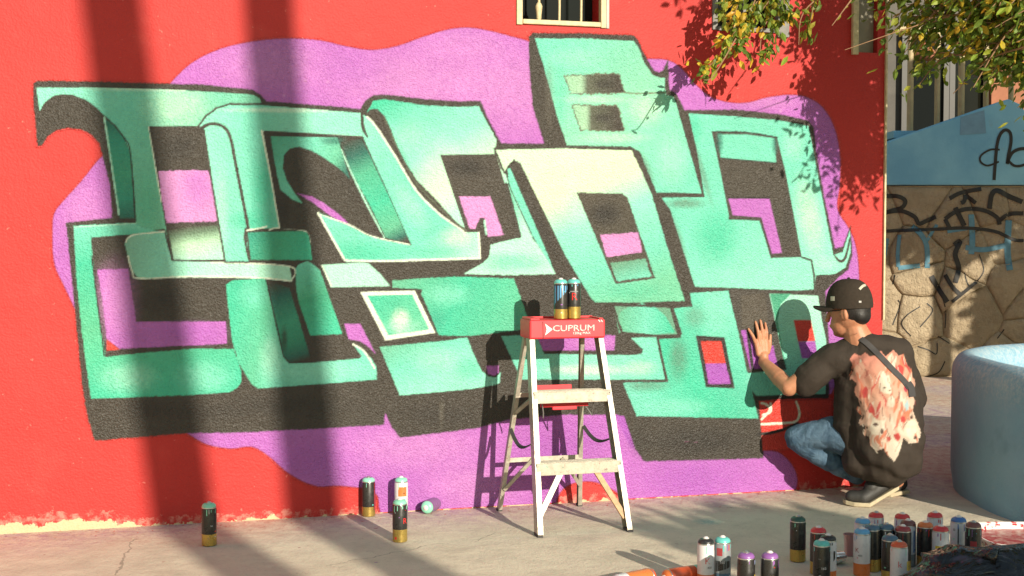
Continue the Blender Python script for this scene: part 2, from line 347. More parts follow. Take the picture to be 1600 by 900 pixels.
for x, y, r in [(477,126,3.4),(512,128,3),(444,149,3.2),(405,78,2.4),(606,120,3),(1282,220,3),(1284,292,3),(1300,300,2.6),(1220,173,3),(690,92,3),(350,120,2.5),(1285,260,2),(560,690,2.5)]: K.B(PINK, x, y, r, r, .75, grain=0)

# black silhouettes behind the letters
bl = lambda pts, **k: K.F(2, BLACK, pts, rough=2.0, soft=1.3, **k)
bl([(52,131),(57,126),(133,127),(213,129),(317,132),(395,140),(407,148),(417,158),(533,167),(563,170),(571,157),(583,149),(600,147),(667,155),(717,158),(751,157),(764,188),(784,224),(850,224),(833,170),(827,110),(826,58),(832,51),(912,52),(990,55),(997,62),(1005,80),(1014,97),(1022,110),(1030,113),(1037,108),(1044,92),(1046,140),(1058,147),(1069,172),(1150,171),(1217,178),(1262,188),(1271,198),(1277,245),(1290,317),(1305,388),(1317,385),(1329,352),(1332,398),(1325,422),(1310,434),(1290,455),(1295,530),(1296,618),(1232,622),(1186,627),(1194,716),(1100,719),(1005,721),(985,690),(966,648),(880,648),(793,656),(747,669),(625,684),(612,668),(602,646),(600,664),(383,676),(290,677),(148,689),(137,655),(128,600),(115,467),(108,400),(103,348),(175,340),(172,290),(155,224),(143,211),(127,203),(107,200),(87,204),(74,214),(66,228),(58,229),(57,214),(52,160)])
F, S, B = K.F, K.S, K.B
# purple / red gaps inside the silhouette
F(1, PUR, [(152,421),(200,420),(213,503),(353,502),(355,537),(187,545),(167,530),(160,470)], rough=1.4); B(PINK,180,470,40,70,.45); B(PUR2,300,520,60,20,.4)
F(1, REDP, [(167,530),(187,546),(167,548)])
F(1, PUR, [(538,506),(563,506),(587,553),(577,543),(563,533),(545,530)])
F(1, PUR2, [(960,648),(975,650),(992,700),(985,700)])
# --- letter with the curled hook (10)
H_ = [(57,137),(150,137),(250,139),(350,145),(395,148),(405,153),(409,161),(360,162),(340,168),(322,180),(312,197),(232,197),(252,315),(262,372),(247,361),(212,352),(212,347),(208,290),(204,240),(193,213),(180,195),(163,180),(150,167),(133,155),(113,148),(97,147),(83,150),(70,160),(62,173)]
F(10, grad((57,140),(230,330),[(0,LITE),(.45,MINT),(1,(.16,.50,.34))]), H_); B(CREAM,275,165,60,45,.65,H_); B(WHT,250,138,120,6,.6,H_); B(GRN,228,320,22,60,.35,H_)
S(10, WHT, [(232,198),(252,315)], 1.6)
PN = [(163,184),(180,198),(193,216),(203,238),(207,290),(210,341),(187,341),(175,270)]
F(10, grad((180,180),(200,345),[(0,DEEP),(.25,TEAL),(.55,(.05,.35,.22)),(.8,TEAL),(1,DEEP)]), PN); S(10, PALE, [(163,184),(175,262),(186,335)], 2.6); S(10, INK, [(180,197),(195,217),(204,240),(212,346)], 2)
C1 = [(234,199),(262,197),(318,199),(335,300),(352,405),(272,407),(254,317)]
F(10, BLACK, C1, rough=1.5); B(INK,280,230,30,25,.7,C1)
F(10, PINK, [(247,267),(325,266),(336,300),(339,346),(260,348),(253,310)], rough=2.6); B(PUR,310,290,30,40,.6,[(247,267),(325,266),(339,346),(260,348)])
F(10, grad((300,352),(308,402),[(0,BLACK),(.25,(.12,.2,.13)),(.55,(.38,.62,.42)),(1,PALE)]), [(262,356),(342,352),(352,405),(272,407)], rough=2); B(CREAM,305,392,35,16,.5,C1)
FT = [(195,382),(199,371),(213,365),(256,361),(268,408),(355,410),(452,415),(457,440),(400,435),(300,433),(218,436),(208,425),(200,400)]
F(10, grad((195,400),(330,425),[(0,(.20,.45,.34)),(.4,LITE),(1,PALE)]), FT, out=3); S(10, WHT, [(197,378),(200,372),(213,366),(256,362)], 2.4); S(10, WHT, [(200,400),(207,425),(218,435),(300,432),(400,434),(456,439)], 2.2); S(10, WHT,[(330,410),(452,416),(456,438)],2)
# --- left lower L (11)
L_ = [(115,353),(213,348),(212,352),(247,361),(205,366),(142,371),(148,440),(165,558),(217,552),(300,545),(365,545),(377,580),(377,597),(370,607),(357,613),(300,617),(142,623),(128,520),(120,440)]
F(11, grad((120,360),(160,620),[(0,MINT),(.2,GRN),(.6,(.09,.45,.26)),(1,GRN)]), L_, rough=1.6); B(LITE,240,352,80,10,.5,L_); B(PALE,200,590,50,28,.6,L_); B(LITE,320,590,50,30,.55,L_)
S(11, INK, [(143,400),(163,556)], 2.2); S(11, PALE, [(116,355),(212,349)], 1.6); B(INK,255,468,45,22,.8); B(INK,240,640,60,18,.6); B(INK,330,645,60,18,.4)
# --- arched second letter (12)
A_ = [(312,197),(323,182),(340,170),(360,164),(417,165),(467,169),(533,174),(563,177),(567,213),(500,209),(410,204),(425,280),(438,356),(388,358),(388,408),(353,408),(335,300),(320,202)]
F(12, grad((320,200),(470,200),[(0,LITE),(.5,MINT),(1,LITE)]), A_, out=3.2); B(GRN,410,300,22,70,.75,A_); B(GRN,395,345,50,18,.7,A_); B(WHT,450,172,110,5,.6,A_); B(PALE,345,330,14,80,.7,A_)
S(12, BLACK, [(315,200),(327,194),(343,195),(355,204),(362,223),(367,250),(377,300),(388,357)], 5)
S(12, WHT, [(409,204),(425,285),(437,354)], 3.0, smooth=False); S(12, WHT, [(410,205),(467,209),(530,212),(564,214)], 2)
BX = [(387,363),(478,361),(483,370),(488,406),(392,406)]
F(12, grad((390,365),(480,400),[(0,TEAL),(.5,(.05,.36,.21)),(1,GRN)]), BX, out=3); S(12, BLACK, [(384,358),(383,375),(389,404)], 4); S(12, WHT, [(386,360),(404,357),(417,354)], 2.2); S(12, WHT, [(421,359),(438,356),(480,362),(485,378)], 2.2)  # darker left side of the box paints in a trunk's shadow
# --- N shaped letter (13)
CN = [(412,204),(567,213),(643,382),(620,380),(600,375),(573,367),(547,353),(513,338),(497,332),(537,408),(488,408),(484,368),(478,360),(438,357)]
F(13, BLACK, CN, rough=.8); B(INK,440,330,16,40,.7,CN); B(INK,560,290,40,50,.35,CN)
F(13, grad((430,215),(540,270),[(0,(.07,.36,.24)),(.45,MINT),(.8,(.12,.45,.3)),(1,DEEP)]), [(423,213),(527,215),(533,233),(547,280),(530,263),(507,247),(487,235),(467,229),(453,232),(443,243),(442,263),(447,280),(457,297),(473,318),(457,312),(443,300),(438,295),(433,273),(428,247)]); B(DEEP,520,220,24,8,.7,CN)
F(13, grad((545,215),(622,382),[(0,BLACK),(.16,DEEP),(.33,(.07,.38,.24)),(.6,GRN),(.85,(.10,.40,.25)),(.95,DEEP),(1,BLACK)]), [(533,222),(565,216),(642,380),(620,376),(603,372),(575,315),(548,268)], rough=1.5)
S(13, PALE, [(533,233),(550,272),(576,325),(601,372)], 2.6, taper=.5); S(13, INK, [(567,214),(642,381)], 1.8)
F(13, PUR, [(465,302),(487,307),(507,318),(530,335),(545,350),(533,347),(513,335),(490,317)], rough=1.5)
N_ = [(565,178),(574,183),(587,197),(617,243),(650,297),(683,331),(705,348),(727,363),(748,363),(751,405),(700,406),(600,409),(540,409),(497,332),(513,338),(547,353),(573,367),(600,375),(643,383),(567,213)]
F(13, grad((560,190),(740,400),[(0,LITE),(.4,MINT),(.75,MINT),(1,PALE)]), N_); B(GRN,560,395,70,22,.7,N_); B(GRN,680,395,50,14,.5,N_); B(CREAM,716,370,30,18,.8,N_); B(PALE,640,320,20,50,.5,N_, rot=-.6)
S(13, WHT, [(574,183),(587,197),(617,243),(650,297),(683,331),(705,348),(727,363)], 2.8); S(13, WHT, [(497,333),(539,407),(600,408),(700,405),(750,403)], 3, smooth=False); S(13, WHT, [(748,364),(750,403)], 3)
S(13, WHT, [(500,335),(547,352),(573,366),(600,374),(640,382)], 1.8)
# --- S shaped letter behind (14)
S_ = [(573,176),(583,158),(600,155),(667,165),(717,167),(748,166),(760,190),(776,219),(774,235),(786,262),(832,372),(853,400),(868,428),(795,430),(723,428),(753,412),(764,402),(767,382),(812,371),(775,241),(688,242),(728,360),(713,347),(677,307),(653,283),(633,253),(620,227),(610,200),(600,180),(590,170),(578,171)]
F(14, grad((600,160),(700,340),[(0,GRN),(.18,MINT),(.5,LITE),(.8,CREAM),(1,PALE)]), S_, out=2, rough=1.8); B(CREAM,690,270,40,60,.55,S_); B(PALE,640,215,36,28,.4,S_); B(GRN,800,320,18,60,.6,S_); B(GRN,800,410,60,18,.55,S_); B(TEAL,625,245,10,45,.5,S_, rot=-.5)
C4 = [(688,242),(774,241),(790,290),(811,370),(762,371),(757,338),(750,345),(744,362),(728,360)]
F(14, (.055,.047,.038), C4, rough=2); B(INK,730,262,38,18,.85,C4); F(14, PINK, [(717,307),(766,307),(787,367),(762,370),(757,340),(750,340),(742,358),(734,357)], rough=1.8); S(14,BLACK,[(790,290),(810,368)],9); S(14, PALE, [(757,345),(760,366)], 3)
S(14, BLACK, [(566,178),(567,198),(574,214)], 5, taper=.5); S(14, (.08,.09,.06), [(600,182),(620,230),(650,285),(690,328),(728,361)], 3, rough=3)
M2 = [(613,438),(660,435),(710,432),(803,435),(822,490),(832,513),(735,525),(686,524),(658,458),(660,452),(613,449)]
F(14, grad((620,440),(800,520),[(0,(.12,.42,.27)),(.5,GRN),(1,(.10,.45,.28))]), M2, rough=1.8); B(LITE,700,460,40,20,.5,M2); B(TEAL,680,500,20,26,.5,M2)
M3 = [(593,542),(700,532),(730,527),(743,560),(753,580),(763,588),(775,590),(782,582),(781,597),(776,601),(733,608),(625,618)]
F(14, grad((600,540),(640,616),[(0,(.13,.42,.28)),(.5,MINT),(1,LITE)]), M3, rough=1.4); B(PALE,680,560,45,22,.5,M3); B(GRN,735,575,30,22,.5,M3)
F(1, PUR, [(760,572),(779,571),(779,582),(772,587),(763,584)], rough=1.5)
B(INK,690,650,70,22,.5); B(INK,450,635,110,20,.55); B((.10,.09,.07),690,645,5,26,.6)
# --- small blocks (20) : white box, framed parallelogram, rounded bar
F(20, PALE, [(502,414),(567,410),(577,412),(593,427),(610,447),(517,449)], rough=.8); S(20, WHT,[(503,415),(518,447)],2)
PG = [(563,456),(648,454),(680,520),(602,532)]
F(20, WHT, PG, rough=.7); PI_ = [(574,462),(644,460),(671,515),(607,524)]; F(20, grad((580,465),(640,520),[(0,GRN),(1,(.11,.48,.3))]), PI_); B(WHT,626,502,17,22,.95,PI_); B(PALE,630,510,34,14,.6,PI_)
RB = [(462,420),(467,413),(480,408),(490,413),(500,423),(535,522),(485,524),(467,473),(463,450)]
F(20, grad((470,410),(510,520),[(0,MINT),(.45,(.07,.42,.25)),(.5,(.05,.38,.22)),(1,GRN)]), RB)
# --- U shaped lower letter (15)
U_ = [(353,445),(363,438),(410,435),(416,437),(443,557),(452,567),(487,567),(562,560),(565,556),(552,538),(563,543),(580,560),(588,573),(589,593),(500,600),(403,607),(393,600),(373,567),(363,533),(357,483)]
F(15, grad((360,500),(450,520),[(0,GRN),(.6,(.10,.46,.29)),(1,MINT)]), U_); B(LITE,500,580,90,22,.8,U_); B(PALE,425,560,22,40,.6,U_); B(MINT,395,460,28,24,.6,U_); S(15,WHT,[(552,538),(570,550),(585,575)],2.4)
F(15, grad((430,440),(470,565),[(0,BLACK),(.18,DEEP),(.5,(.04,.30,.19)),(.75,(.03,.24,.15)),(.92,DEEP),(1,BLACK)]), [(416,437),(452,450),(487,565),(452,567),(443,557)], rough=1.5); S(15, INK, [(416,437),(443,557),(452,567),(487,566)], 2.2, smooth=False); B(INK,444,530,6,24,.7)
# --- stacked figure with two small windows at the top (16)
E_ = [(836,60),(912,60),(990,64),(998,75),(1006,97),(1019,116),(1028,121),(1039,122),(1038,138),(1042,147),(1054,151),(1064,185),(1098,303),(1026,301),(1000,237),(985,229),(886,227),(870,180),(850,105)]
F(16, grad((850,70),(1050,290),[(0,MINT),(.5,(.22,.58,.40)),(1,MINT)]), E_, rough=1.5); B(CREAM,1010,170,30,30,.6,E_); B(CREAM,930,155,60,8,.5,E_); B(CREAM,960,215,60,10,.5,E_); B(PALE,1050,250,30,50,.5,E_); B(PALE,900,90,50,16,.3,E_); B(GRN,875,150,12,60,.35,E_)
for q in ([(883,119),(966,116),(975,144),(893,146)], [(895,165),(964,166),(975,204),(908,202)]):
    F(16, grad((q[0][0],0),(q[1][0],0),[(0,(.26,.5,.33)),(.3,(.3,.5,.34)),(.42,(.09,.10,.07)),(1,BLACK)]), q, out=2, oc=(.12,.13,.09), rough=3)
    B(INK, q[1][0]-22, (q[0][1]+q[2][1])/2, 20, 9, .7, q)
S(16, (.16,.22,.14), [(975,145),(1000,146),(1040,145)], 2.4, rough=2.5); S(16, BLACK, [(1042,147),(1055,152),(1066,188),(1099,303)], 4.5, rough=1.8); S(16, BLACK, [(1026,303),(1060,303),(1100,305)], 4)
B((.09,.12,.08),1010,265,9,30,.6,E_,rot=-.35); B((.11,.10,.08),858,150,8,60,.4)
# --- O shaped centre letter (17), cream top: sprayed highlight plus sun glare in the colour
O_ = [(775,234),(883,232),(987,235),(1017,300),(1047,400),(1070,470),(990,473),(930,472),(918,462),(883,400),(822,273),(813,255),(803,249),(794,258),(789,268)]
F(17, grad((860,235),(960,470),[(0,CREAM),(.28,(.58,.74,.48)),(.5,LITE),(.8,MINT),(1,(.15,.5,.32))]), O_, out=4, rough=1.6); B(GRN,990,455,60,16,.35,O_); B(PALE,900,320,20,60,.5,O_,rot=-.35)
F(17, BLACK, [(797,258),(803,251),(813,258),(822,275),(885,402),(930,476),(905,470),(870,430),(857,400),(813,290)], rough=1.5); B(INK,850,360,8,60,.5,rot=-.45)
F(17, MINT, [(793,264),(797,262),(856,398),(864,420),(853,402),(830,365),(795,285)]); S(17, INK,[(790,268),(800,300),(830,365)],1.4)
CO = [(901,301),(972,302),(980,308),(1024,435),(962,444)]
F(17, (.065,.056,.042), CO, rough=2); B(INK,945,335,32,22,.9,CO); F(17, PINK, [(938,367),(997,363),(1003,394),(948,402)], rough=2)
F(17, grad((980,408),(990,440),[(0,(.12,.3,.2)),(1,MINT)]), [(953,411),(1008,404),(1018,432),(964,439)], rough=2.5)
# --- tall right letter with swoosh (18)
D_ = [(1076,177),(1150,182),(1217,188),(1263,197),(1283,300),(1302,398),(1317,394),(1328,360),(1329,395),(1321,418),(1305,428),(1275,430),(1273,452),(1243,454),(1150,450),(1086,448),(1047,327),(1034,309),(1101,308),(1090,240)]
F(18, grad((1090,200),(1250,430),[(0,MINT),(.5,MINT),(1,LITE)]), D_); B(GRN,1120,370,40,50,.75,D_); B(CREAM,1265,340,22,70,.75,D_,rot=-.2); B(PALE,1240,225,20,30,.5,D_); B(GRN,1085,200,14,30,.6,D_); B(LITE,1180,430,80,18,.5,D_); B((.10,.16,.11),1070,318,36,9,.65,D_); B((.11,.2,.14),1058,370,9,50,.6,D_,rot=-.32); B((.10,.16,.11),1098,270,6,60,.5,D_,rot=-.28); B(PALE,1290,412,24,14,.7,D_)
S(18, BLACK, [(1303,398),(1312,408),(1321,402),(1328,372)], 4.5, taper=.6); S(18, BLACK, [(1253,402),(1268,407),(1272,430),(1273,452)], 3, smooth=False)
C7 = [(1112,206),(1167,207),(1214,214),(1227,267),(1253,402),(1205,403),(1187,345),(1140,343),(1125,265)]
F(18, (.055,.047,.038), C7, rough=.6); F(18, MINT, [(1122,210),(1167,210),(1210,216),(1213,254),(1126,247)], soft=1.5); B(DEEP,1124,222,7,22,.8,C7); B(DEEP,1211,225,6,20,.7,C7); S(18, INK,[(1126,247),(1213,255)],2); S(18,INK,[(1113,206),(1167,207),(1214,215)],2.4)
F(18, PUR, [(1138,310),(1202,310),(1222,395),(1202,397),(1190,340),(1145,336)], rough=.5); S(18, INK, [(1138,309),(1202,309)], 3, smooth=False); S(18, BLACK, [(1140,341),(1188,342),(1206,402)], 4, smooth=False); B(INK,1230,340,10,60,.4,C7)
# --- lower right letter (19)
b_ = [(1078,458),(1138,454),(1165,567),(1178,623),(1185,654),(1090,652),(995,650),(973,598),(1044,597),(1030,530),(1060,528),(1066,522),(1053,482),(1082,479)]
F(19, grad((1000,620),(1150,500),[(0,MINT),(.4,GRN),(1,MINT)]), b_, rough=1.5); B(LITE,1120,480,30,60,.5,b_); B((.10,.2,.14),1060,560,18,40,.65,b_); B((.10,.2,.14),1010,602,40,12,.6,b_); B((.12,.24,.17),1085,495,20,20,.5,b_); B(LITE,1060,635,60,14,.4,b_)
F(19, (.12,.3,.2), [(957,478),(1047,480),(1058,522),(1030,524),(968,520)], rough=3)
F(19, grad((970,500),(1050,500),[(0,(.12,.42,.27)),(.5,MINT),(1,GRN)]), [(965,500),(970,487),(983,479),(1003,474),(1023,479),(1040,494),(1055,520),(1017,523),(973,518)], rough=2)
K.S(19, BLACK, [(957,476),(1048,479),(1062,526),(1026,525)], 4, smooth=False, rough=2); K.S(19, BLACK, [(957,476),(972,520),(1024,525),(1042,594)], 4, smooth=False, rough=2)
RC = [(1087,524),(1132,527),(1148,607),(1103,605)]
F(19, INK, RC, rough=.8); F(19, REDP, [(1095,533),(1127,533),(1134,568),(1102,568)]); F(19, PUR2, [(1102,568),(1134,568),(1142,600),(1107,600)], rough=1.4)
LL = [(783,525),(838,523),(850,553),(985,555),(1003,553),(1005,546),(986,528),(1025,527),(1039,593),(815,593)]
F(19, grad((800,540),(1030,580),[(0,MINT),(.55,LITE),(1,MINT)]), LL, rough=1.2); B(WHT,920,578,70,10,.75,LL); B(CREAM,1000,575,30,14,.6,LL)
F(1, PUR, [(838,524),(961,524),(960,547),(849,548)], rough=1.8); B(PINK,925,535,35,12,.5)
B(INK,1090,690,90,26,.75); B(INK,1000,690,20,30,.4)
# --- unfinished last letter (21)
F(21, (.055,.048,.04), [(1141,453),(1204,456),(1228,577),(1167,581)], rough=.5); F(21, (.075,.064,.05), [(1158,462),(1196,458),(1200,500),(1192,512),(1176,516),(1160,512)], soft=2); F(21, PUR2, [(1158,516),(1172,516),(1178,540),(1208,540),(1216,574),(1172,577)], rough=1.5); S(21,INK,[(1168,515),(1176,576)],5,smooth=False); S(21,INK,[(1180,512),(1186,540)],3,smooth=False)  # paler black patch paints in the sheen of fresh paint
q = [(1202,459),(1280,462),(1291,530),(1290,617),(1184,621),(1164,598),(1167,583),(1229,578),(1212,505)]
F(21, grad((1190,600),(1270,470),[(0,MINT),(.5,LITE),(1,PALE)]), q, rough=.4); F(21, (.06,.33,.2), [(1203,459),(1236,459),(1220,475),(1215,500),(1222,545),(1230,577),(1224,560),(1212,500)], rough=.4); F(21, REDP, [(1240,500),(1267,500),(1274,533),(1247,534)], rough=.3); F(21, PUR2, [(1247,534),(1274,533),(1278,560),(1253,560)], rough=.3); S(21, BLACK, [(1280,462),(1286,500),(1293,532)], 4, smooth=False)
S(21, INK, [(1182,622),(1230,620),(1292,619)], 7, smooth=False)
F(21, REDP, [(1186,627),(1300,624),(1300,700),(1192,704)], rough=.4)
S(21, INK, [(1184,679),(1215,674),(1246,662)], 5); S(21, WHT, [(1244,627),(1249,645),(1244,658),(1225,661),(1190,663)], 3.4); S(21, WHT, [(1190,655),(1203,640),(1197,632),(1190,630)], 3.4); S(21, WHT, [(1204,630),(1204,644),(1192,648)], 3)
S(1, (.16,.03,.10), [(1070,690),(1090,691)], .01)
# grain and clouding of the sprayed paint
g = 1+.14*K.n1+.12*K.n2+.08*K.n3; K.c = np.clip(K.c*g[:, None]*.86, 0, .95)
m_ = K.id > 1; K.a[m_] = np.maximum(K.a[m_], .0)

IDS = {1: ('purple_cloud', 'purple cloud shaped background of the mural'), 2: ('black_outline', 'black outlines and block shadows round the mint letters'), 10: ('painted_letter', 'mint letter with curled black hook at the upper left'),
 11: ('painted_letter', 'green L shaped letter at the lower left'), 12: ('painted_letter', 'mint arched letter right of the hook letter'), 13: ('painted_letter', 'mint N shaped letter with leaf shaped black counter'), 14: ('painted_letter', 'green S shaped letter behind the N shape'),
 15: ('painted_letter', 'green U shaped letter at the lower left centre'), 16: ('painted_letter', 'mint stacked figure with two small windows under the barred window'), 17: ('painted_letter', 'cream to mint O shaped letter at the centre'), 18: ('painted_letter', 'tall mint letter with pointed swoosh at the right'),
 19: ('painted_letter', 'green letter with red and purple counter at the lower right'), 20: ('painted_letter', 'small framed green and white blocks at the centre left'), 21: ('painted_letter', 'unfinished letter under the hand of the painter')}
mural = thing('graffiti_mural', 'mint green and black graffiti lettering on a purple cloud, sprayed on the red wall', 'mural', tuple(SZ(2, .8, off)))
A2 = K.a.reshape(nz+1, ns+1); I2 = K.id.reshape(nz+1, ns+1)
ca = np.maximum.reduce([A2[:-1, :-1], A2[1:, :-1], A2[:-1, 1:], A2[1:, 1:]]) > .004
ci = np.maximum(np.maximum(I2[:-1, :-1], I2[1:, 1:]), 1)
vid = np.arange((nz+1)*(ns+1)).reshape(nz+1, ns+1)
quads = np.stack([vid[:-1, :-1], vid[:-1, 1:], vid[1:, 1:], vid[1:, :-1]], -1)
for k, (nm, lab) in IDS.items():
    q = quads[ca & (ci == k)]
    if not len(q): continue
    used, inv = np.unique(q, return_inverse=True); inv = inv.reshape(-1)
    me = bpy.data.meshes.new(nm); me.vertices.add(len(used)); me.vertices.foreach_set('co', WP[used].astype(np.float32).ravel())
    me.loops.add(len(inv)); me.loops.foreach_set('vertex_index', inv.astype(np.int32)); nf = len(q)
    me.polygons.add(nf); me.polygons.foreach_set('loop_start', np.arange(nf, dtype=np.int32)*4); me.update(calc_edges=True)
    at = me.color_attributes.new('paint', 'FLOAT_COLOR', 'POINT'); at.data.foreach_set('color', np.concatenate([K.c[used], K.a[used][:, None]], 1).astype(np.float32).ravel())
    o = link(nm, me, 'mural_paint', mural); o['label'] = lab

# ------------------------------------------------------------------ ground
t = NT('concrete'); p = t.pos(); sep = t.n('SeparateXYZ'); t.lk(p, sep.inputs[0])
c = t.mix(t.ramp(t.noise(.9, 4, .62, p), [(.3, 0.), (.7, 1.)]), (.64, .55, .42), (.76, .665, .515))
c = t.mix(t.ramp(t.noise(5, 4, .7, p), [(.45, 0.), (.75, .55)]), c, (.44, .375, .285))
c = t.mix(t.ramp(t.noise(48, 3, .7, p), [(.58, 0.), (.72, .4)]), c, (.30, .255, .20))
c = t.mix(t.ramp(t.noise(130, 3, .6, p), [(.60, 0.), (.68, .45)]), c, (.70, .63, .52))
c = t.mix(t.ramp(t.noise(210, 2, .6, p), [(.66, 0.), (.70, .7)]), c, (.16, .13, .10))
# overspray and paint crumbs near the wall
dw = t.n('VectorMath', operation='DOT_PRODUCT'); t.lk(p, dw.inputs[0]); dw.inputs[1].default_value = tuple(WN)
dist = t.math('SUBTRACT', dw.outputs['Value'], WO.dot(WN))
near = t.n('MapRange'); near.inputs[1].default_value = 0; near.inputs[2].default_value = .55; near.inputs[3].default_value = 1; near.inputs[4].default_value = 0; t.lk(dist, near.inputs[0])
pn = t.mix(t.ramp(t.noise(1.1, 2, .5, p), [(.45, 0.), (.55, 1.)]), (.50, .20, .16), (.36, .17, .30))
c = t.mix(t.math('MULTIPLY', near.outputs[0], t.ramp(t.noise(16, 5, .7, p), [(.42, .10), (.66, .75)])), c, pn)
c = t.mix(t.math('MULTIPLY', near.outputs[0], t.ramp(t.noise(75, 3, .6, p), [(.60, 0.), (.66, .8)])), c, (.30, .05, .05))
for sc, col, th in ((17, (.30, .05, .06), .735), (14, (.10, .34, .28), .745), (19, (.30, .12, .36), .74), (23, (.72, .70, .66), .74)):
    c = t.mix(t.ramp(t.noise(sc, 3, .55, p), [(th, 0.), (th+.012, .75)]), c, col)
# teal paint mist
tg = G(1107, 815); ds = t.n('VectorMath', operation='DISTANCE'); t.lk(p, ds.inputs[0]); ds.inputs[1].default_value = tuple(tg)
c = t.mix(t.math('MULTIPLY', t.ramp(ds.outputs['Value'], [(0., .8), (.085, 0.)]), t.ramp(t.noise(40, 3), [(.35, .2), (.6, 1.)])), c, (.08, .36, .36))
# fine cracks
def crack(c, a, b, w=.004):
    a, b = G(*a), G(*b); d = (b-a).normalized(); nrm = Vector((-d.y, d.x, 0)); k = t.n('VectorMath', operation='DOT_PRODUCT'); t.lk(p, k.inputs[0]); k.inputs[1].default_value = tuple(nrm)
    q = t.math('ADD', t.math('SUBTRACT', k.outputs['Value'], a.dot(nrm)), t.math('MULTIPLY', t.math('SUBTRACT', t.noise(4, 4, .6, p), .5), .16))
    al = t.n('VectorMath', operation='DOT_PRODUCT'); t.lk(p, al.inputs[0]); al.inputs[1].default_value = tuple(d)
    rng_ = t.math('MULTIPLY', t.math('GREATER_THAN', al.outputs['Value'], a.dot(d)), t.math('LESS_THAN', al.outputs['Value'], b.dot(d)))
    return t.mix(t.math('MULTIPLY', t.math('LESS_THAN', t.math('ABSOLUTE', q), w), t.math('MULTIPLY', rng_, .45)), c, (.10, .08, .06))
c = crack(c, (180, 899), (212, 842)); c = crack(c, (510, 884), (690, 848), .003); c = crack(c, (735, 846), (775, 832), .003)
t.base(c); t.set(.85, 0, .25); t.bump(t.math('ADD', t.noise(60, 3, .7, p), t.math('MULTIPLY', t.noise(6, 2, .6, p), 2)), .35, .012)
m = MB(); R_ = 120; xs = [-R_, -8, -4, -2, 0, 2, 4, 8, R_]; ys = [-R_, -4, 0, 3, 5, 7, 9, 12, 16, 30, R_]
vs = [(x, y, 0) for y in ys for x in xs]; n = len(xs); m.add(vs, [(j*n+i, j*n+i+1, (j+1)*n+i+1, (j+1)*n+i) for j in range(len(ys)-1) for i in range(n-1)])
tag(m.build('ground', 'concrete'), 'worn pale concrete pavement at the foot of the red wall', kind='structure')
# flakes of paint and plaster fallen along the wall
m = MB()
for i in range(420):
    s = random.uniform(.0, 4.0); o = abs(random.gauss(0, .10))+.008; q = SZ(s, .0015, o); a = random.random()*math.tau; r = random.uniform(.002, .007)*(1.5 if random.random() < .1 else 1)
    m.add([q+Vector((math.cos(a+k*2.1)*r*random.uniform(.6, 1.2), math.sin(a+k*2.1)*r, random.uniform(0, .003))) for k in range(3)], [(0, 1, 2)])
t = NT('flakes'); p = t.pos(); t.base(t.mix(t.ramp(t.noise(23, 2), [(.45, 0.), (.55, 1.)]), (.50, .05, .04), (.62, .50, .34))); t.set(.8)
tag(m.build('paint_flakes', 'flakes', fixn=False), 'flakes of red paint and plaster along the wall foot', kind='stuff')

# ------------------------------------------------------------------ step ladder
t = NT('aluminium'); p = t.pos(); c = t.mix(t.ramp(t.noise(26, 4, .7, p), [(.4, 0.), (.75, 1.)]), (.47, .43, .355), (.31, .275, .215)); c = t.mix(t.ramp(t.noise(60, 3, .6, p), [(.64, 0.), (.68, .8)]), c, t.mix(t.ramp(t.noise(7, 1), [(.45, 0.), (.55, 1.)]), (.10, .36, .28), (.30, .06, .08))); c = t.mix(t.ramp(t.noise(90, 3, .7, p), [(.62, 0.), (.70, .7)]), c, (.16, .13, .10)); t.base(c); t.set(t.ramp(t.noise(50, 4, .6, p), [(.3, .34), (.7, .55)]), .45)
plain('aluminium_dark', (.34, .33, .31), .45, .6, .3, 30); plain('ladder_red', (.72, .035, .05), .42, 0, .15, 20); plain('white_print', (.85, .82, .78), .5, 0, .05)
plain('strap_grey', (.055, .05, .05), .8, 0, .2); plain('wood_rust', (.50, .30, .16), .6, .2, .4, 60)
lad = thing('step_ladder', 'small aluminium step ladder with red plastic cap and tray, splashed with paint', 'ladder', tuple(G(870, 815)))
FL, FR, RL, RR = G(838, 838), G(985, 829), G(777, 798), G(908, 790)
e1 = ((FR-FL)+(RR-RL)).normalized(); e2 = Vector((-e1.y, e1.x, 0)); UPZ = Vector((0, 0, 1))
capc = G(880, 812); ZC = .958                                   # top of the cap
midF = (FL+FR)/2; midR = (RL+RR)/2; cc = midF+e2*.295-e1*.010   # middle of the cap in plan
def capP(a, b, z): return cc+e1*a+e2*b+UPZ*z
CW, CD, CH = .185, .085, .088
m = MB(); m.box(capP(0, 0, ZC-CH/2), e1*CW, e2*CD, UPZ*CH/2)
cap_o = m.build('top_cap', 'ladder_red', lad, bevel=.008)
m = MB(); m.box(capP(0, CD-.006, ZC+.004), e1*(CW-.01), e2*.006, UPZ*.004).box(capP(-CW+.03, 0, ZC+.004), e1*.022, e2*(CD-.014), UPZ*.004).box(capP(CW-.016, 0, ZC+.003), e1*.010, e2*(CD-.014), UPZ*.003); m.build('cap_rim', 'ladder_red', cap_o, bevel=.002)
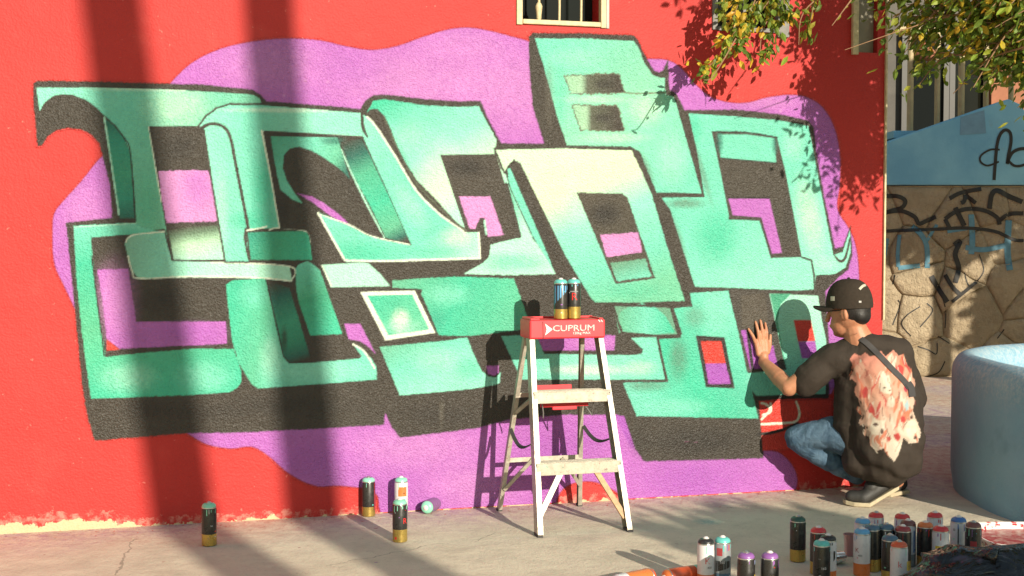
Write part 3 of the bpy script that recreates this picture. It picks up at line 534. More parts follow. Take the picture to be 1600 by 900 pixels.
# lettering on the cap
def cap_text(body, size, a, z, sx=1.0, bold=.0006):
    me = text_mesh(body, size); o_ = capP(a, -CD-.0028, z)
    for v in me.vertices: v.co = o_+e1*(v.co.x*sx)+UPZ*v.co.y
    o = link('lettering', me, 'white_print', cap_o); return o
for dz in (0, .0007): cap_text('CUPRUM', .040, .028+dz, ZC-.040+dz*.6, 1.30)
cap_text('120kg MAX', .016, .066, ZC-.063, 1.15)
m = MB(); z0 = ZC-.043; o_ = -CD-.003
m.add([capP(-.112, o_, z0+.027), capP(-.076, o_, z0), capP(-.112, o_, z0-.027), capP(-.104, o_, z0)], [(0, 1, 2, 3)]); m.build('arrow_logo', 'white_print', cap_o)
m = MB(); m.bar(capP(-.122, -CD-.001, ZC-.006), capP(-.120, -CD-.001, ZC-CH+.004), .003, .003); m.build('seam', 'strap_grey', cap_o)
for x in (.158, .17): m = MB(); m.bar(capP(x, -CD-.001, ZC-.012), capP(x-.008, -CD-.001, ZC-.002), .004, .002); m.build('paint_drip', 'white_print', cap_o)
def channel(p0, p1, out, web=.004, w=.024, d=.062):    # C-section rail, web on the outside
    m = MB(); p0, p1 = Vector(p0), Vector(p1); ax = (p1-p0); o = Vector(out).normalized(); b = ax.normalized().cross(o).normalized()
    if b.dot(e2) < 0: b = -b
    prof = [(0, -d/2), (0, d/2), (-w, d/2), (-w, d/2-web), (-web, d/2-web), (-web, -d/2+web), (-w, -d/2+web), (-w, -d/2)]
    m.prism([p0+o*x+b*y for x, y in prof], ax); return m
TFL = capP(-CW+.006, -.03, ZC-CH+.02); TFR = capP(CW-.006, -.03, ZC-CH+.02); TRL = capP(-CW+.012, .055, ZC-CH+.02); TRR = capP(CW-.06, .055, ZC-CH+.02)
def on(a, b, z): k = (z-a.z)/(b.z-a.z); return a.lerp(b, k)
railL = channel(FL, TFL, -e1).build('front_leg', 'aluminium', lad); railR = channel(FR, TFR, e1).build('front_leg', 'aluminium', lad)
rearL = channel(RL, TRL, -e1, .003, .020, .030).build('rear_leg', 'aluminium', lad); rearR = channel(RR, TRR, e1, .003, .020, .030).build('rear_leg', 'aluminium', lad)
for q, r_ in ((FL, railL), (FR, railR), (RL, rearL), (RR, rearR)): MB().box(q+UPZ*.006+(e1*.010 if q in (FL, RL) else -e1*.010), e1*.012, e2*(.033 if q in (FL, FR) else .017), UPZ*.0058).build('rubber_foot', 'strap_grey', r_)
def step(z, d=.082, h=.050):
    a, b = on(FL, TFL, z), on(FR, TFR, z); m = MB(); c_ = (a+b)/2; L = (b-a).length/2-.0045
    m.box(c_-UPZ*.002, e1*L, e2*d/2, UPZ*.002); m.box(c_-e2*(d/2-.002)-UPZ*(h/2+.004), e1*L, e2*.002, UPZ*h/2); m.box(c_+e2*(d/2-.002)-UPZ*(h/2+.004), e1*L, e2*.002, UPZ*h/2)
    o = m.build('step', 'aluminium', lad, bevel=.001)
    for k in range(7): MB().box(c_+e2*(-d/2+.012+k*.0095)+UPZ*.0006, e1*(L-.004), e2*.002, UPZ*.0006).build('tread_rib', 'aluminium', o)
    for sg, q in ((1, a), (-1, b)):
        mm = MB()
        for dz in (-.012, -.036): mm.ellipsoid(q+e1*sg*(.010)-e2*(d/2+.001)+UPZ*dz, e1*.003, e2*.002, UPZ*.003, 8, 6)
        mm.build('rivets', 'aluminium_dark', o, 180)
    return c_
ZU, ZL_ = .632, .316
step(ZU); step(ZL_)
# rear cross braces
for z in (ZU-.045, ZL_-.055):
    a, b = on(RL, TRL, z), on(RR, TRR, z); MB().bar(a+e1*.004-e2*.012, b-e1*.004-e2*.012, .022, .004, UPZ).build('rear_brace', 'aluminium', lad)
def strut(a, b, w=.026, mat='aluminium'): return MB().bar(a, b, w, .012, e1).build('diagonal_brace', mat, lad, bevel=.001)
lc = (on(FL, TFL, ZL_)+on(FR, TFR, ZL_))/2
strut(lc-e1*.075+UPZ*-.03-e2*.02, on(FL, TFL, .09)+e1*.018-e2*.012); strut(lc+e1*.075+UPZ*-.03-e2*.02, on(FR, TFR, .06)-e1*.020-e2*.012, mat='wood_rust')
a, b = on(RL, TRL, ZL_-.055), on(RR, TRR, ZL_-.055)
strut(a.lerp(b, .34)-e2*.02, on(RL, TRL, .11)+e1*.012-e2*.02, .018); strut(a.lerp(b, .72)-e2*.02, on(RR, TRR, .11)-e1*.012-e2*.02, .018)
a, b = on(RL, TRL, ZU-.045), on(RR, TRR, ZU-.045); strut(a.lerp(b, .3)-e2*.02, on(RL, TRL, ZU-.13)+e1*.012-e2*.02, .018)
# folding red tray behind the upper step
uc = (on(FL, TFL, ZU)+on(FR, TFR, ZU))/2
m = MB(); m.box(uc+e2*.135+UPZ*-.028-e1*.006, e1*.125, e2*.085, UPZ*.007); m.box(uc+e2*.052-UPZ*.052-e1*.01, e1*.118, e2*.006, UPZ*.032); m.box(uc+e2*.225-UPZ*.018-e1*.02, e1*.10, e2*.006, UPZ*.018)
m.box(uc+e2*.052-UPZ*.090-e1*.01, e1*.06, e2*.006, UPZ*.008).box(uc+e2*.135-UPZ*.014-e1*.135, e1*.006, e2*.075, UPZ*.022); m.build('paint_tray', 'ladder_red', lad, bevel=.003)
for sg, sh in ((-1, .148), (1, .150)):
    b0 = uc+e1*sg*sh*.85+e2*.03-UPZ*.06
    MB().tube([b0+e1*sg*.03+UPZ*.02, b0, b0-e1*sg*.012-UPZ*.05+e2*.02, b0-e1*sg*.014-UPZ*.075+e2*.03] if sg < 0 else [b0+e1*.03+UPZ*.02, b0-UPZ*.005, b0-UPZ*.07+e2*.02, b0-e1*.05+UPZ*.01+e2*.05], .0035, 6).build('tray_hook', 'aluminium_dark', lad, 60)
for (A0, B0, z0, z1) in ((RL, FL, .42, .39), (RR, FR, .42, .41)):
    TA = TRL if A0 is RL else TRR; TB = TFL if B0 is FL else TFR; a = on(A0, TA, z0)-e2*.016; b = on(B0, TB, z1)+e2*.033; m = MB(); pts = [a.lerp(b, k/10)-UPZ*.055*math.sin(math.pi*k/10)*(1-.3*k/10) for k in range(11)]
    for i in range(10): m.bar(pts[i], pts[i+1], .018, .003, (e1+UPZ*.8).normalized())
    m.build('strap', 'strap_grey', lad)

# ------------------------------------------------------------------ spray cans
CANC = {'black': (.020, .019, .019), 'white': (.62, .60, .62), 'gold': (.50, .36, .10), 'orange': (.62, .17, .045), 'mint': (.25, .62, .45), 'teal': (.12, .50, .46), 'green': (.020, .085, .065), 'purple': (.26, .10, .34),
        'red': (.60, .035, .045), 'dullred': (.30, .035, .04), 'brown': (.16, .05, .045), 'sky': (.11, .34, .60), 'slate': (.07, .14, .21), 'blue': (.045, .15, .42), 'flame': (.62, .10, .035), 'grey': (.22, .24, .25), 'yellow': (.75, .52, .03), 'print_red': (.60, .02, .02),
        'print_black': (.02, .02, .02), 'pinkprint': (.62, .12, .14), 'plum': (.20, .10, .22)}
for k, c in CANC.items():
    t = NT('can_'+k); v = t.noise(55, 4, .65, t.n('TexCoord').outputs['Object']); met = .75 if k == 'gold' else .0
    t.base(t.mix(t.ramp(v, [(.55, 0.), (.75, .5)]), c, tuple(min(1, q*.55+.07) for q in c))); t.set(t.ramp(v, [(.3, .22), (.7, .42)]), met, .5)
plain('valve_white', (.75, .70, .68), .35, 0, .1); plain('tin_rim', (.62, .60, .56), .28, .9, .1)
CR = .0325; CHT = .195
def bent(me, r, z0, ang, sx=1):
    for v in me.vertices: a = ang+v.co.x*sx/r; v.co = Vector((r*math.cos(a), r*math.sin(a), z0+v.co.y))
    return me
def subdiv_x(me, cuts=3):
    bm = bmesh.new(); bm.from_mesh(me); bmesh.ops.triangulate(bm, faces=bm.faces); bm.to_mesh(me); bm.free(); return me
def patch(r, a0, a1, z0, z1, n=6, slant=0):
    m = MB(); vs = []
    for i in range(n+1):
        a = a0+(a1-a0)*i/n; vs += [(r*math.cos(a), r*math.sin(a), z0+slant*i/n), (r*math.cos(a), r*math.sin(a), z1)]
    return m.add(vs, [(2*i, 2*i+2, 2*i+3, 2*i+1) for i in range(n)])
FRONT = -math.pi/2
def can(label, body, band, dome, loc, group, marks=(), tilt=None, bandh=.048, cap=False):
    o = thing('spray_can', label, 'spray can', tuple(loc), group)
    kids = []
    b = MB().lathe([(CR-.004, .001), (CR, .004), (CR, bandh)], 24).build('band', 'can_'+band, None, 35); kids.append(b)
    b = MB().lathe([(CR+.0002, bandh+.0002), (CR+.0002, .160), (CR-.0015, .165)], 24, cap=False).build('body', 'can_'+body, None, 35); kids.append(b)
    MB().lathe([(CR-.0014, .1652), (CR-.0004, .1675), (CR-.0014, .1695)], 24).build('rim', 'tin_rim', b, 60)
    d = MB().lathe([(CR-.0018, .1697), (CR-.0018, .1735), (CR-.0045, .1800), (CR-.0105, .1848), (CR-.0185, .187)], 24).build('dome', 'can_'+dome, None, 35); kids.append(d)
    MB().lathe([(.0125, .1871), (.0125, .1890), (.0095, .1897), (.0080, .1925), (.0062, .1938), (.002, .1940)], 14).build('valve', 'valve_white' if len(label) % 3 else 'tin_rim', d, 35)
    for mk in marks:
        if mk[0] == 'text': me = bent(mk_text(mk[1], mk[2]), CR+.0006, mk[3], FRONT+mk[4]); q = link('print', me, 'can_'+mk[5], kids[1])
        else: _, a0, a1, z0, z1, col, sl = mk; q = patch(CR+.0005, FRONT+a0, FRONT+a1, z0, z1, 6, sl).build('print', 'can_'+col, kids[1], 60, fixn=False)
    dr = random.Random(label)
    for k in range(dr.randint(2, 5)):
        a_ = dr.uniform(-1.3, 1.3); w_ = dr.uniform(.05, .14); l_ = dr.uniform(.004, .03); patch(CR+.0007, FRONT+a_, FRONT+a_+w_, .162-l_, .163, 3, dr.uniform(0, .004)).build('paint_drip', 'can_'+(dome if dr.random() < .6 else dr.choice(['mint', 'print_red', 'white', 'purple', 'sky'])), kids[1], 60, fixn=False)
    for k in range(dr.randint(1, 4)):
        a_ = dr.uniform(-1.2, 1.2); z_ = dr.uniform(.02, .15); s_ = dr.uniform(.002, .006); patch(CR+.0008, FRONT+a_, FRONT+a_+s_/CR*1.5, z_, z_+s_, 2).build('paint_spot', 'can_'+dr.choice(['mint', 'print_red', 'white', 'purple', 'black', 'teal']), kids[1], 60, fixn=False)
    rz = (loc[0]*37.7+loc[1]*13) % .7-.35
    o.rotation_euler = tilt if tilt else (0, 0, math.atan2(-loc[0], loc[1])*0+rz+math.atan2(loc[0], loc[1])*-1)
    for k in kids: k.parent = o
    return o
_tc = {}
def mk_text(s, size): return subdiv_x(text_mesh(s, size))
def topz(px, yt):  # place from the top of the can, .197 m above ground
    return G(px, yt, .197)-Vector((0, 0, .197))
GR = 'spray cans standing on the ground at the lower right'; GL = 'spray cans left along the wall'
RL_ = [('text', 'K', .030, .115, .15, 'print_red'), ('text', '400', .012, .085, .15, 'print_black')]
can('black spray can with mint top, alone at the left by the wall', 'black', 'gold', 'mint', G(327, 852), GL, [('text', '94', .010, .09, .2, 'white')], bandh=.053)
can('black and gold spray can with mint top, leftmost of the three near the wall', 'black', 'gold', 'mint', G(576, 806), GL, [('patch', .9, 1.2, .03, .13, 'dullred', 0)])
can('white spray can with orange print, behind another can near the wall', 'white', 'grey', 'mint', G(627, 806), GL, [('patch', -.8, .5, .10, .145, 'orange', 0), ('text', '94', .016, .085, .3, 'teal')])
can('black and gold spray can with mint top in front of a white can', 'black', 'gold', 'mint', G(625, 846), GL, [('text', 'R', .036, .095, .75, 'print_red'), ('patch', -.75, -.45, .015, .026, 'print_red', 0)], bandh=.058)
q = G(668, 803)+Vector((0, 0, CR+.001)); dv = Vector((-.30, -.94, .02)).normalized()
o = can('spray can lying on its side, mint top facing out, by the wall', 'plum', 'grey', 'mint', q, GL, tilt=dv.to_track_quat('Z', 'Y').to_euler())
o.location = tuple(q-dv*.165)
cz = Vector((0, 0, ZC)); CT = 'spray cans on top of the ladder'
pa = capP(-.018, -.03, ZC+.0005); pb = capP(.048, -.026, ZC+.0005)
can('spray can with sky blue label and gold base on the ladder top', 'black', 'gold', 'teal', pa, CT, [('patch', -1.5, .9, .064, .158, 'sky', .075)])
can('black spray can with red print and gold base on the ladder top', 'black', 'gold', 'teal', pb, CT, [('text', 'R', .05, .105, -.05, 'print_red'), ('patch', -.7, .5, .128, .133, 'grey', 0)], bandh=.058)
rows = [
 ('white spray can with bare black dome and red print, leftmost standing can of the group', 'white','orange','black',1103,837,[('text','K',.034,.105,.05,'print_red'),('text','400',.012,.08,.3,'print_black')]),
 ('dark spray can splashed with teal beside the white can at the left of the group', 'grey','slate','teal',1129,835,[('patch',-.9,-.2,.12,.15,'dullred',0),('text','160',.014,.095,-.2,'white'),('patch',-1.2,.8,.055,.10,'black',.02)]),
 ('black spray can with purple dome, left of its yellow lettered twin', 'black','gold','purple',1166,859,[('patch',.9,1.15,.05,.11,'yellow',0)]),
 ('black spray can with purple dome and yellow print', 'black','gold','purple',1203,859,[('text','K',.034,.095,.25,'yellow')]),
 ('black and gold spray can with dark green dome', 'black','gold','green',1247,803,[]),
 ('black spray can with red dome behind the teal topped can', 'black','gold','red',1279,820,[]),
 ('white spray can with black dome behind the teal topped can', 'white','orange','black',1294,832,[('patch',.5,.8,.09,.13,'print_black',.01)]),
 ('black spray can with teal dome and white digits', 'black','gold','teal',1284,840,[('text','160',.014,.085,.1,'white'),('text','94',.009,.12,-.4,'grey')]),
 ('white spray can with light blue dome at the back of the group', 'white','grey','sky',1348,806,[]),
 ('white spray can with red dome behind the light blue domes', 'white','grey','red',1369,797,[]),
 ('white spray can with light blue dome and orange base in front', 'white','orange','sky',1347,822,[('text','K',.026,.105,-.6,'dullred'),('text','400',.011,.085,-.2,'print_black')]),
 ('black spray can with slate dome right behind the light blue front can', 'black','gold','slate',1363,816,[]),
 ('black spray can with slate blue dome in the middle of the group', 'black','gold','slate',1385,815,[]),
 ('white spray can with red dome, middle of the three at the back', 'white','grey','red',1410,799,[]),
 ('white spray can with brown dome in the middle of the group', 'white','grey','brown',1419,809,[('patch',.6,.8,.06,.15,'blue',0)]),
 ('black spray can with dull red dome in the middle of the group', 'black','gold','dullred',1411,818,[]),
 ('black spray can with orange dome', 'black','gold','orange',1446,812,[]),
 ('white spray can with red dome, rightmost of the three at the back', 'white','grey','red',1461,797,[]),
 ('white spray can with red dome just behind the black bag', 'white','grey','red',1470,818,[('patch',-.3,.6,.10,.112,'yellow',0)]),
 ('white spray can with dark blue dome near the blue tub', 'white','grey','blue',1498,804,[('patch',.2,.35,.06,.15,'print_black',0),('text','o',.02,.14,-.25,'print_black')]),
 ('black spray can with dark brown dome, rightmost of the group', 'black','gold','brown',1521,812,[('patch',-.5,.3,.085,.115,'dullred',0)]),
 ('black spray can with slate dome beside the flame orange topped can', 'black','gold','slate',1391,832,[('patch',-.2,.4,.08,.12,'dullred',0),('patch',.45,.9,.06,.12,'blue',0)]),
 ('white spray can with flame orange dome against the black bag', 'white','orange','flame',1405,842,[('text','k',.034,.105,-.2,'pinkprint'),('patch',.75,1.2,.08,.115,'yellow',0)]),
]
for lab, body, band, dome, x, yt, marks in rows:
    can(lab, body, band, dome, topz(x, yt), GR, marks, bandh=.052)
for lab, px, py, dv, bd, bn in (('orange spray can lying at the bottom edge of the picture', 1003, 917, (-.75, -.55, 0), 'orange', 'white'), ('orange spray can with mint base lying beside the white can', 1070, 912, (-.85, -.45, 0), 'flame', 'mint')):
    dv = Vector(dv).normalized(); q = G(px, py)+Vector((0, 0, CR+.002)); o = can(lab, bd, bn, 'flame' if bd == 'orange' else 'orange', q, GR, tilt=(-dv if bd == 'orange' else dv).to_track_quat('Z', 'Y').to_euler()); o.location = tuple(q+(dv*.13 if bd == 'orange' else -dv*.09))
# cups
t = NT('pink_plastic'); t.base((.55, .28, .28)); t.set(.35); t.b.inputs['Transmission Weight'].default_value = .35
t = NT('clear_plastic'); t.base((.80, .80, .80)); t.set(.12); t.b.inputs['Transmission Weight'].default_value = .85
def cup(label, mat, loc, h, r0, r1, tilt=None):
    o = MB().lathe([(r0-.002, .001), (r0, .002), (r1, h), (r1+.002, h), (r1+.002, h-.003), (r1-.0015, h-.002), (r0-.0018, .004), (.001, .004)], 24).build('plastic_cup', mat, None, 40); o.location = loc; tag(o, label, 'cup')
    if tilt: o.rotation_euler = tilt
    return o
cup('pink plastic cup between the spray cans', 'pink_plastic', tuple(G(1328, 868)), .092, .022, .027)
o = cup('small clear plastic cup lying behind the teal topped can', 'clear_plastic', tuple(G(1318, 880)+Vector((0, 0, .027))), .07, .022, .027, Vector((-.9, -.45, .0)).to_track_quat('Z', 'Y').to_euler())

# ------------------------------------------------------------------ black plastic bag, paint tray
t = NT('bag_plastic'); p = t.pos(); c = t.mix(t.ramp(t.noise(9, 3, .6, p), [(.62, 0.), (.70, .5)]), (.012, .012, .014), (.10, .08, .13)); c = t.mix(t.ramp(t.noise(21, 2, .5, p), [(.70, 0.), (.74, .8)]), c, (.30, .03, .13)); t.base(c); t.set(.13, 0, .5); t.bump(t.noise(11, 2, .5, p, 2.5), .5, .03)
ctr = P(1558, 905, 4.56); m = MB(); m.ellipsoid((ctr.x, ctr.y, .09), (.315, 0, 0), (0, .20, 0), (0, 0, .135), 96, 56)
def crum(v):
    v = Vector(v); d = Vector((v.x-ctr.x, v.y-ctr.y, v.z-.09)); k = mnoise.ridged_multi_fractal(v*5.5, .9, 2.1, 4, 1., 2.) if hasattr(mnoise, 'ridged_multi_fractal') else mnoise.noise(v*6)
    r1 = 1-abs(mnoise.noise(v*6.5)); r2 = 1-abs(mnoise.noise(v*14+Vector((3, 1, 7)))); f = 1+.24*(r1**2.2-.5)+.035*(r2**3-.3)+.10*mnoise.noise(v*3.2)+0*k; q = Vector((ctr.x, ctr.y, .09))+d*f; q.z = max(q.z, .002); return q
m.v = [tuple(crum(v)) for v in m.v]
bag = m.build('plastic_bag', 'bag_plastic', None, 180); tag(bag, 'crumpled glossy black plastic bag in front of the spray cans', 'bag')
m = MB(); kn = Vector((ctr.x-.10, ctr.y-.05, .20)); m.tube([kn, kn+Vector((.02, -.02, .025)), kn+Vector((.06, -.05, .02))], [.026, .014, .03], 10); m.v = [tuple(Vector(v)+Vector((mnoise.noise(Vector(v)*40), mnoise.noise(Vector(v)*43), mnoise.noise(Vector(v)*47)))*.006) for v in m.v]; m.build('knot', 'bag_plastic', bag, 180)
t = NT('tray_paint'); p = t.pos(); c = t.mix(t.ramp(t.noise(32, 4, .7, p), [(.45, 0.), (.62, 1.)]), (.42, .03, .035), (.60, .34, .28)); t.base(c); t.set(.3)
t = NT('tray_rim'); p = t.pos(); t.base(t.mix(t.ramp(t.noise(26, 3, .6, p), [(.52, 0.), (.58, 1.)]), (.80, .74, .70), (.50, .02, .03))); t.set(.4)
a0 = G(1575, 850); a0 = Vector((2.37, 5.60, 0)); ctr2 = a0
pth = []
for i in range(48):
    a = i*math.tau/48; n_ = 5; ca, sa = math.cos(a), math.sin(a); r = (abs(ca)**n_+abs(sa)**n_)**(-1/n_); pth.append((ca*r, sa*r))
prof = [(1., .001), (1.06, .035), (1.10, .038), (1.10, .034), (1.05, .030), (.985, .006)]
m = MB(); n = 48
vs = [(ctr2.x+x*.30*k, ctr2.y+y*.21*k, z) for k, z in prof for x, y in pth]; m.add(vs, [(i*n+q, i*n+(q+1) % n, (i+1)*n+(q+1) % n, (i+1)*n+q) for i in range(len(prof)-1) for q in range(n)]+[tuple(range(n))])
tr = m.build('paint_tray', 'tray_rim', None, 40); tag(tr, 'shallow white paint tray smeared with red beside the blue tub', 'tray')
m = MB(); m.add([(ctr2.x+x*.296, ctr2.y+y*.207, .009+.004*mnoise.noise(Vector((x*9, y*9, 0)))) for x, y in pth]+[(ctr2.x, ctr2.y, .012)], [(i, (i+1) % n, n) for i in range(n)]); m.build('red_paint', 'tray_paint', tr, 180)
plain('cardboard', (.30, .22, .17), .8, 0, .2, 12)
m = MB(); q = Vector((2.16, 5.36, .006)); m.box(q, (.10, .03, 0), (-.03, .09, .003), (0, 0, .004)); tag(m.build('cardboard_scrap', 'cardboard', None), 'brown cardboard scrap lying between bag and paint tray', 'cardboard')

# ------------------------------------------------------------------ blue tub
t = NT('tub_blue'); p = t.pos(); c = t.mix(t.ramp(t.noise(3, 5, .6, p), [(.3, 0.), (.7, 1.)]), (.20, .37, .49), (.26, .44, .55)); c = t.mix(t.ramp(t.noise(34, 5, .75, p), [(.6, 0.), (.72, .5)]), c, (.36, .44, .48)); sp = t.n('SeparateXYZ'); t.lk(p, sp.inputs[0]); lip = t.math('MULTIPLY', t.ramp(t.math('ADD', sp.outputs[2], t.math('MULTIPLY', t.noise(9, 3, .6, p), .22)), [(.62, 0.), (.80, 1.)]), t.ramp(t.noise(45, 4, .75, p), [(.42, 0.), (.60, .75)])); c = t.mix(lip, c, (.46, .53, .55)); c = t.mix(t.ramp(t.noise(2.2, 4, .7, p), [(.60, 0.), (.72, .5)]), c, (.13, .24, .32)); t.base(c); t.set(.65, 0, .25); t.bump(t.noise(55, 4, .7, p), .5, .012)  # paler lip: worn patches that also paint in its highlights
bx, by, hx, hy, rr = 3.615, 6.42, 1.30, 1.28, 1.18
pth = []
for (sx, sy, a0_) in ((1, 1, 0), (-1, 1, 90), (-1, -1, 180), (1, -1, 270)):
    for k in range(19): a = math.radians(a0_+90*k/18); pth.append((bx+sx*(hx-rr)+rr*math.cos(a), by+sy*(hy-rr)+rr*math.sin(a), math.cos(a), math.sin(a)))
HT = .725; th = .16
prof = [(.015, 0.0), (.0, .10), (.0, HT-.10)]+[(th/2-th/2*math.cos(a), HT-.10+.10*math.sin(a)) for a in [math.pi*k/14 for k in range(1, 14)]]+[(th, HT-.18), (th+.01, HT-.42), (th+.16, HT-.46)]
n = len(pth); m = MB(); vs = [(x-nx*k, y-ny*k, z+.012*mnoise.noise(Vector((x, y, z))*2.5)*(z > .05)) for k, z in prof for x, y, nx, ny in pth]
m.add(vs, [(i*n+q, i*n+(q+1) % n, (i+1)*n+(q+1) % n, (i+1)*n+q) for i in range(len(prof)-1) for q in range(n)]+[tuple((len(prof)-1)*n+q for q in range(n))])
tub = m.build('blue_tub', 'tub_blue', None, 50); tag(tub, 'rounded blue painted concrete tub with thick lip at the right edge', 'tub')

# ------------------------------------------------------------------ crouching painter
t = NT('skin'); p = t.pos(); t.base(t.mix(t.ramp(t.noise(22, 4, .6, p), [(.35, 0.), (.7, 1.)]), (.40, .17, .095), (.50, .23, .13))); t.set(.5, 0, .4); t.b.inputs['Subsurface Weight'].default_value = .08; t.b.inputs['Subsurface Radius'].default_value = (.02, .008, .004); t.bump(t.noise(240, 3), .12, .003)
t = NT('shirt'); p = t.pos(); at = t.n('Attribute', attribute_name='paint'); t.base(t.mix(at.outputs['Alpha'], t.mix(t.noise(9, 3), (.032, .024, .019), (.046, .035, .027)), at.outputs['Color'])); t.set(.8, 0, .25)
t.bump(t.math('ADD', t.noise(420, 2), t.math('MULTIPLY', t.noise(13, 3, .5, p, .8), 5)), .35, .006)
t = NT('denim'); p = t.pos(); t.base(t.mix(t.ramp(t.noise(14, 5, .65, p), [(.35, 0.), (.7, 1.)]), (.045, .085, .135), (.115, .185, .26))); t.set(.85, 0, .2); t.bump(t.math('ADD', t.noise(300, 2), t.math('MULTIPLY', t.noise(16, 3, .5, p, 1.), 5)), .5, .008)
plain('cap_fabric', (.046, .036, .028), .95, 0, .25, 60, .004, .1); plain('hair', (.012, .009, .008), .55, 0, .3, 120, .004); plain('shoe_dark', (.030, .028, .026), .6, 0, .3, 40, .003); plain('sole_cream', (.50, .42, .28), .7, 0, .3, 40); plain('pale_patch', (.52, .47, .38), .6, 0, .15, 80)
YB = 6.34
man = thing('person', 'person in cap, dark printed t-shirt and jeans crouching, left hand on the mural', 'person', tuple(G(1365, 785)))
# joints
sh = P(1303, 556, 6.38); el = P(1233, 606, 6.42); wr = W(1193, 566, .035); pal = W(1190, 541, .022)
neck = P(1338, 520, 6.36); head = P(1325, 487, 6.37); hipc = P(1378, 690, 6.36); chest = P(1362, 590, 6.37)
up = Vector((0, 0, 1)); fdir = Vector((-.80, .58, -.14)).normalized(); fside = fdir.cross(up).normalized(); fup = fside.cross(fdir).normalized()
b = MB()
b.capsule(chest, .12, neck, .062).capsule(neck, .058, head-fup*.03-fdir*.015, .058).capsule(hipc, .13, chest, .13)
b.ellipsoid(head+fup*.012-fdir*.008, fdir*.098, fside*.077, fup*.115, 24, 16)                 # skull
b.ellipsoid(head+fdir*.038-fup*.058, fdir*.058, fside*.056, fup*.062, 18, 12)                # jaw
b.capsule(head+fdir*.072-fup*.100, .018, head+fdir*.050-fup*.104, .024)                      # chin
b.capsule(head+fdir*.094+fup*.012, .010, head+fdir*.112-fup*.030, .014)                      # nose
b.capsule(head+fdir*.092-fup*.062-fside*.014, .009, head+fdir*.092-fup*.062+fside*.014, .009)  # lips
b.capsule(head+fdir*.088+fup*.030-fside*.034, .010, head+fdir*.090+fup*.030+fside*.034, .010)  # brow
for sg in (-1, 1):
    e_ = head+fside*sg*.078-fdir*.008-fup*.010; b.ellipsoid(e_, fdir*.020, fside*.009, fup*.032, 12, 8); b.ellipsoid(e_+fside*sg*.006-fdir*.010, fdir*.010, fside*.008, fup*.028, 10, 8)
b.capsule(sh, .050, el, .043).capsule(el, .042, el.lerp(wr, .35), .043).capsule(el.lerp(wr, .35), .043, wr, .029)
# left hand, palm on the wall, fingers up, thumb to the right
hu = (W(1187, 502, .01)-W(1192, 560, .01)).normalized(); hr = hu.cross(WN).normalized(); hr = -hr if hr.dot(WU) < 0 else hr
pc = W(1190, 543, .018)
def HP(a, c, o=0): return pc+hr*a+hu*c+WN*(o)
b.capsule(wr, .028, HP(.002, -.045, .012), .026)
for a, c0, c1, r0 in ((-.030, -.03, .028, .014), (-.010, -.045, .034, .0155), (.010, -.045, .035, .0155), (.028, -.03, .030, .015)): b.capsule(HP(a*.8, c0, .006), r0, HP(a, c1, .002), r0*.85)
tips = [(W(1169.5, 514, .008), -.034, .030), (W(1180.5, 503, .008), -.013, .037), (W(1188, 500.5, .008), .009, .038), (W(1195.5, 505, .008), .029, .031)]
for tp, a, c in tips:
    k0 = HP(a, c, .004); mid = k0.lerp(tp, .48)+WN*.010; b.capsule(k0, .0105, mid, .0095, 12).capsule(mid, .0095, k0.lerp(tp, .78)+WN*.005, .0085, 12).capsule(k0.lerp(tp, .78)+WN*.005, .0085, tp, .0072, 12)
th0 = HP(.030, -.028, .004); th1 = W(1202.5, 541, .016); th2 = W(1203.5, 524, .008); b.capsule(th0, .014, th1, .0115, 12).capsule(th1, .0115, th2, .0085, 12)
# right arm folded in front, legs inside the jeans
sh2 = P(1405, 548, 6.40); el2 = P(1408, 640, 6.62); wr2 = P(1330, 655, 6.70); b.capsule(sh2, .05, el2, .042).capsule(el2, .042, wr2, .028).capsule(wr2, .026, wr2+Vector((-.08, .0, .0)), .022)
kneeL = P(1246, 684, 6.52); ankL = P(1338, 742, 6.46); kneeR = P(1335, 668, 6.72); ankR = P(1402, 752, 6.58)
b.capsule(hipc, .08, P(1300, 677, 6.46), .055).capsule(P(1300, 677, 6.46), .055, kneeL, .042).capsule(kneeL-up*.012, .04, P(1290, 716, 6.50), .036).capsule(P(1290, 716, 6.50), .036, ankL, .032).capsule(hipc, .08, kneeR, .045).capsule(kneeR, .045, ankR, .034)
body = link('body', organic(b, .0042, 3, .5), 'skin', man, 180)
# t-shirt
c = MB()
c.capsule(P(1386, 700, 6.34), .185, P(1384, 640, 6.34), .185).capsule(P(1384, 640, 6.34), .18, P(1366, 585, 6.35), .165).capsule(P(1300, 563, 6.38), .082, P(1352, 548, 6.36), .098).capsule(P(1352, 548, 6.36), .098, P(1398, 556, 6.38), .092)
c.capsule(P(1340, 600, 6.38), .12, P(1332, 660, 6.40), .10).capsule(P(1332, 640, 6.38), .075, P(1336, 690, 6.38), .085).capsule(P(1345, 715, 6.36), .10, P(1378, 715, 6.36), .125)
c.capsule(P(1400, 560, 6.38), .09, P(1420, 620, 6.46), .09).capsule(P(1303, 560, 6.38), .082, P(1268, 586, 6.40), .078).capsule(P(1268, 586, 6.40), .076, P(1259, 596, 6.41), .074)
c.capsule(P(1355, 735, 6.33), .05, P(1392, 742, 6.33), .06)
me = organic(c, .0065, 6, .5)
co = np.empty(len(me.vertices)*3, np.float32); me.vertices.foreach_get('co', co); co = co.reshape(-1, 3).astype(float)
nr = np.empty(len(me.vertices)*3, np.float32); me.vertex_normals.foreach_get('vector', nr); nr = nr.reshape(-1, 3)
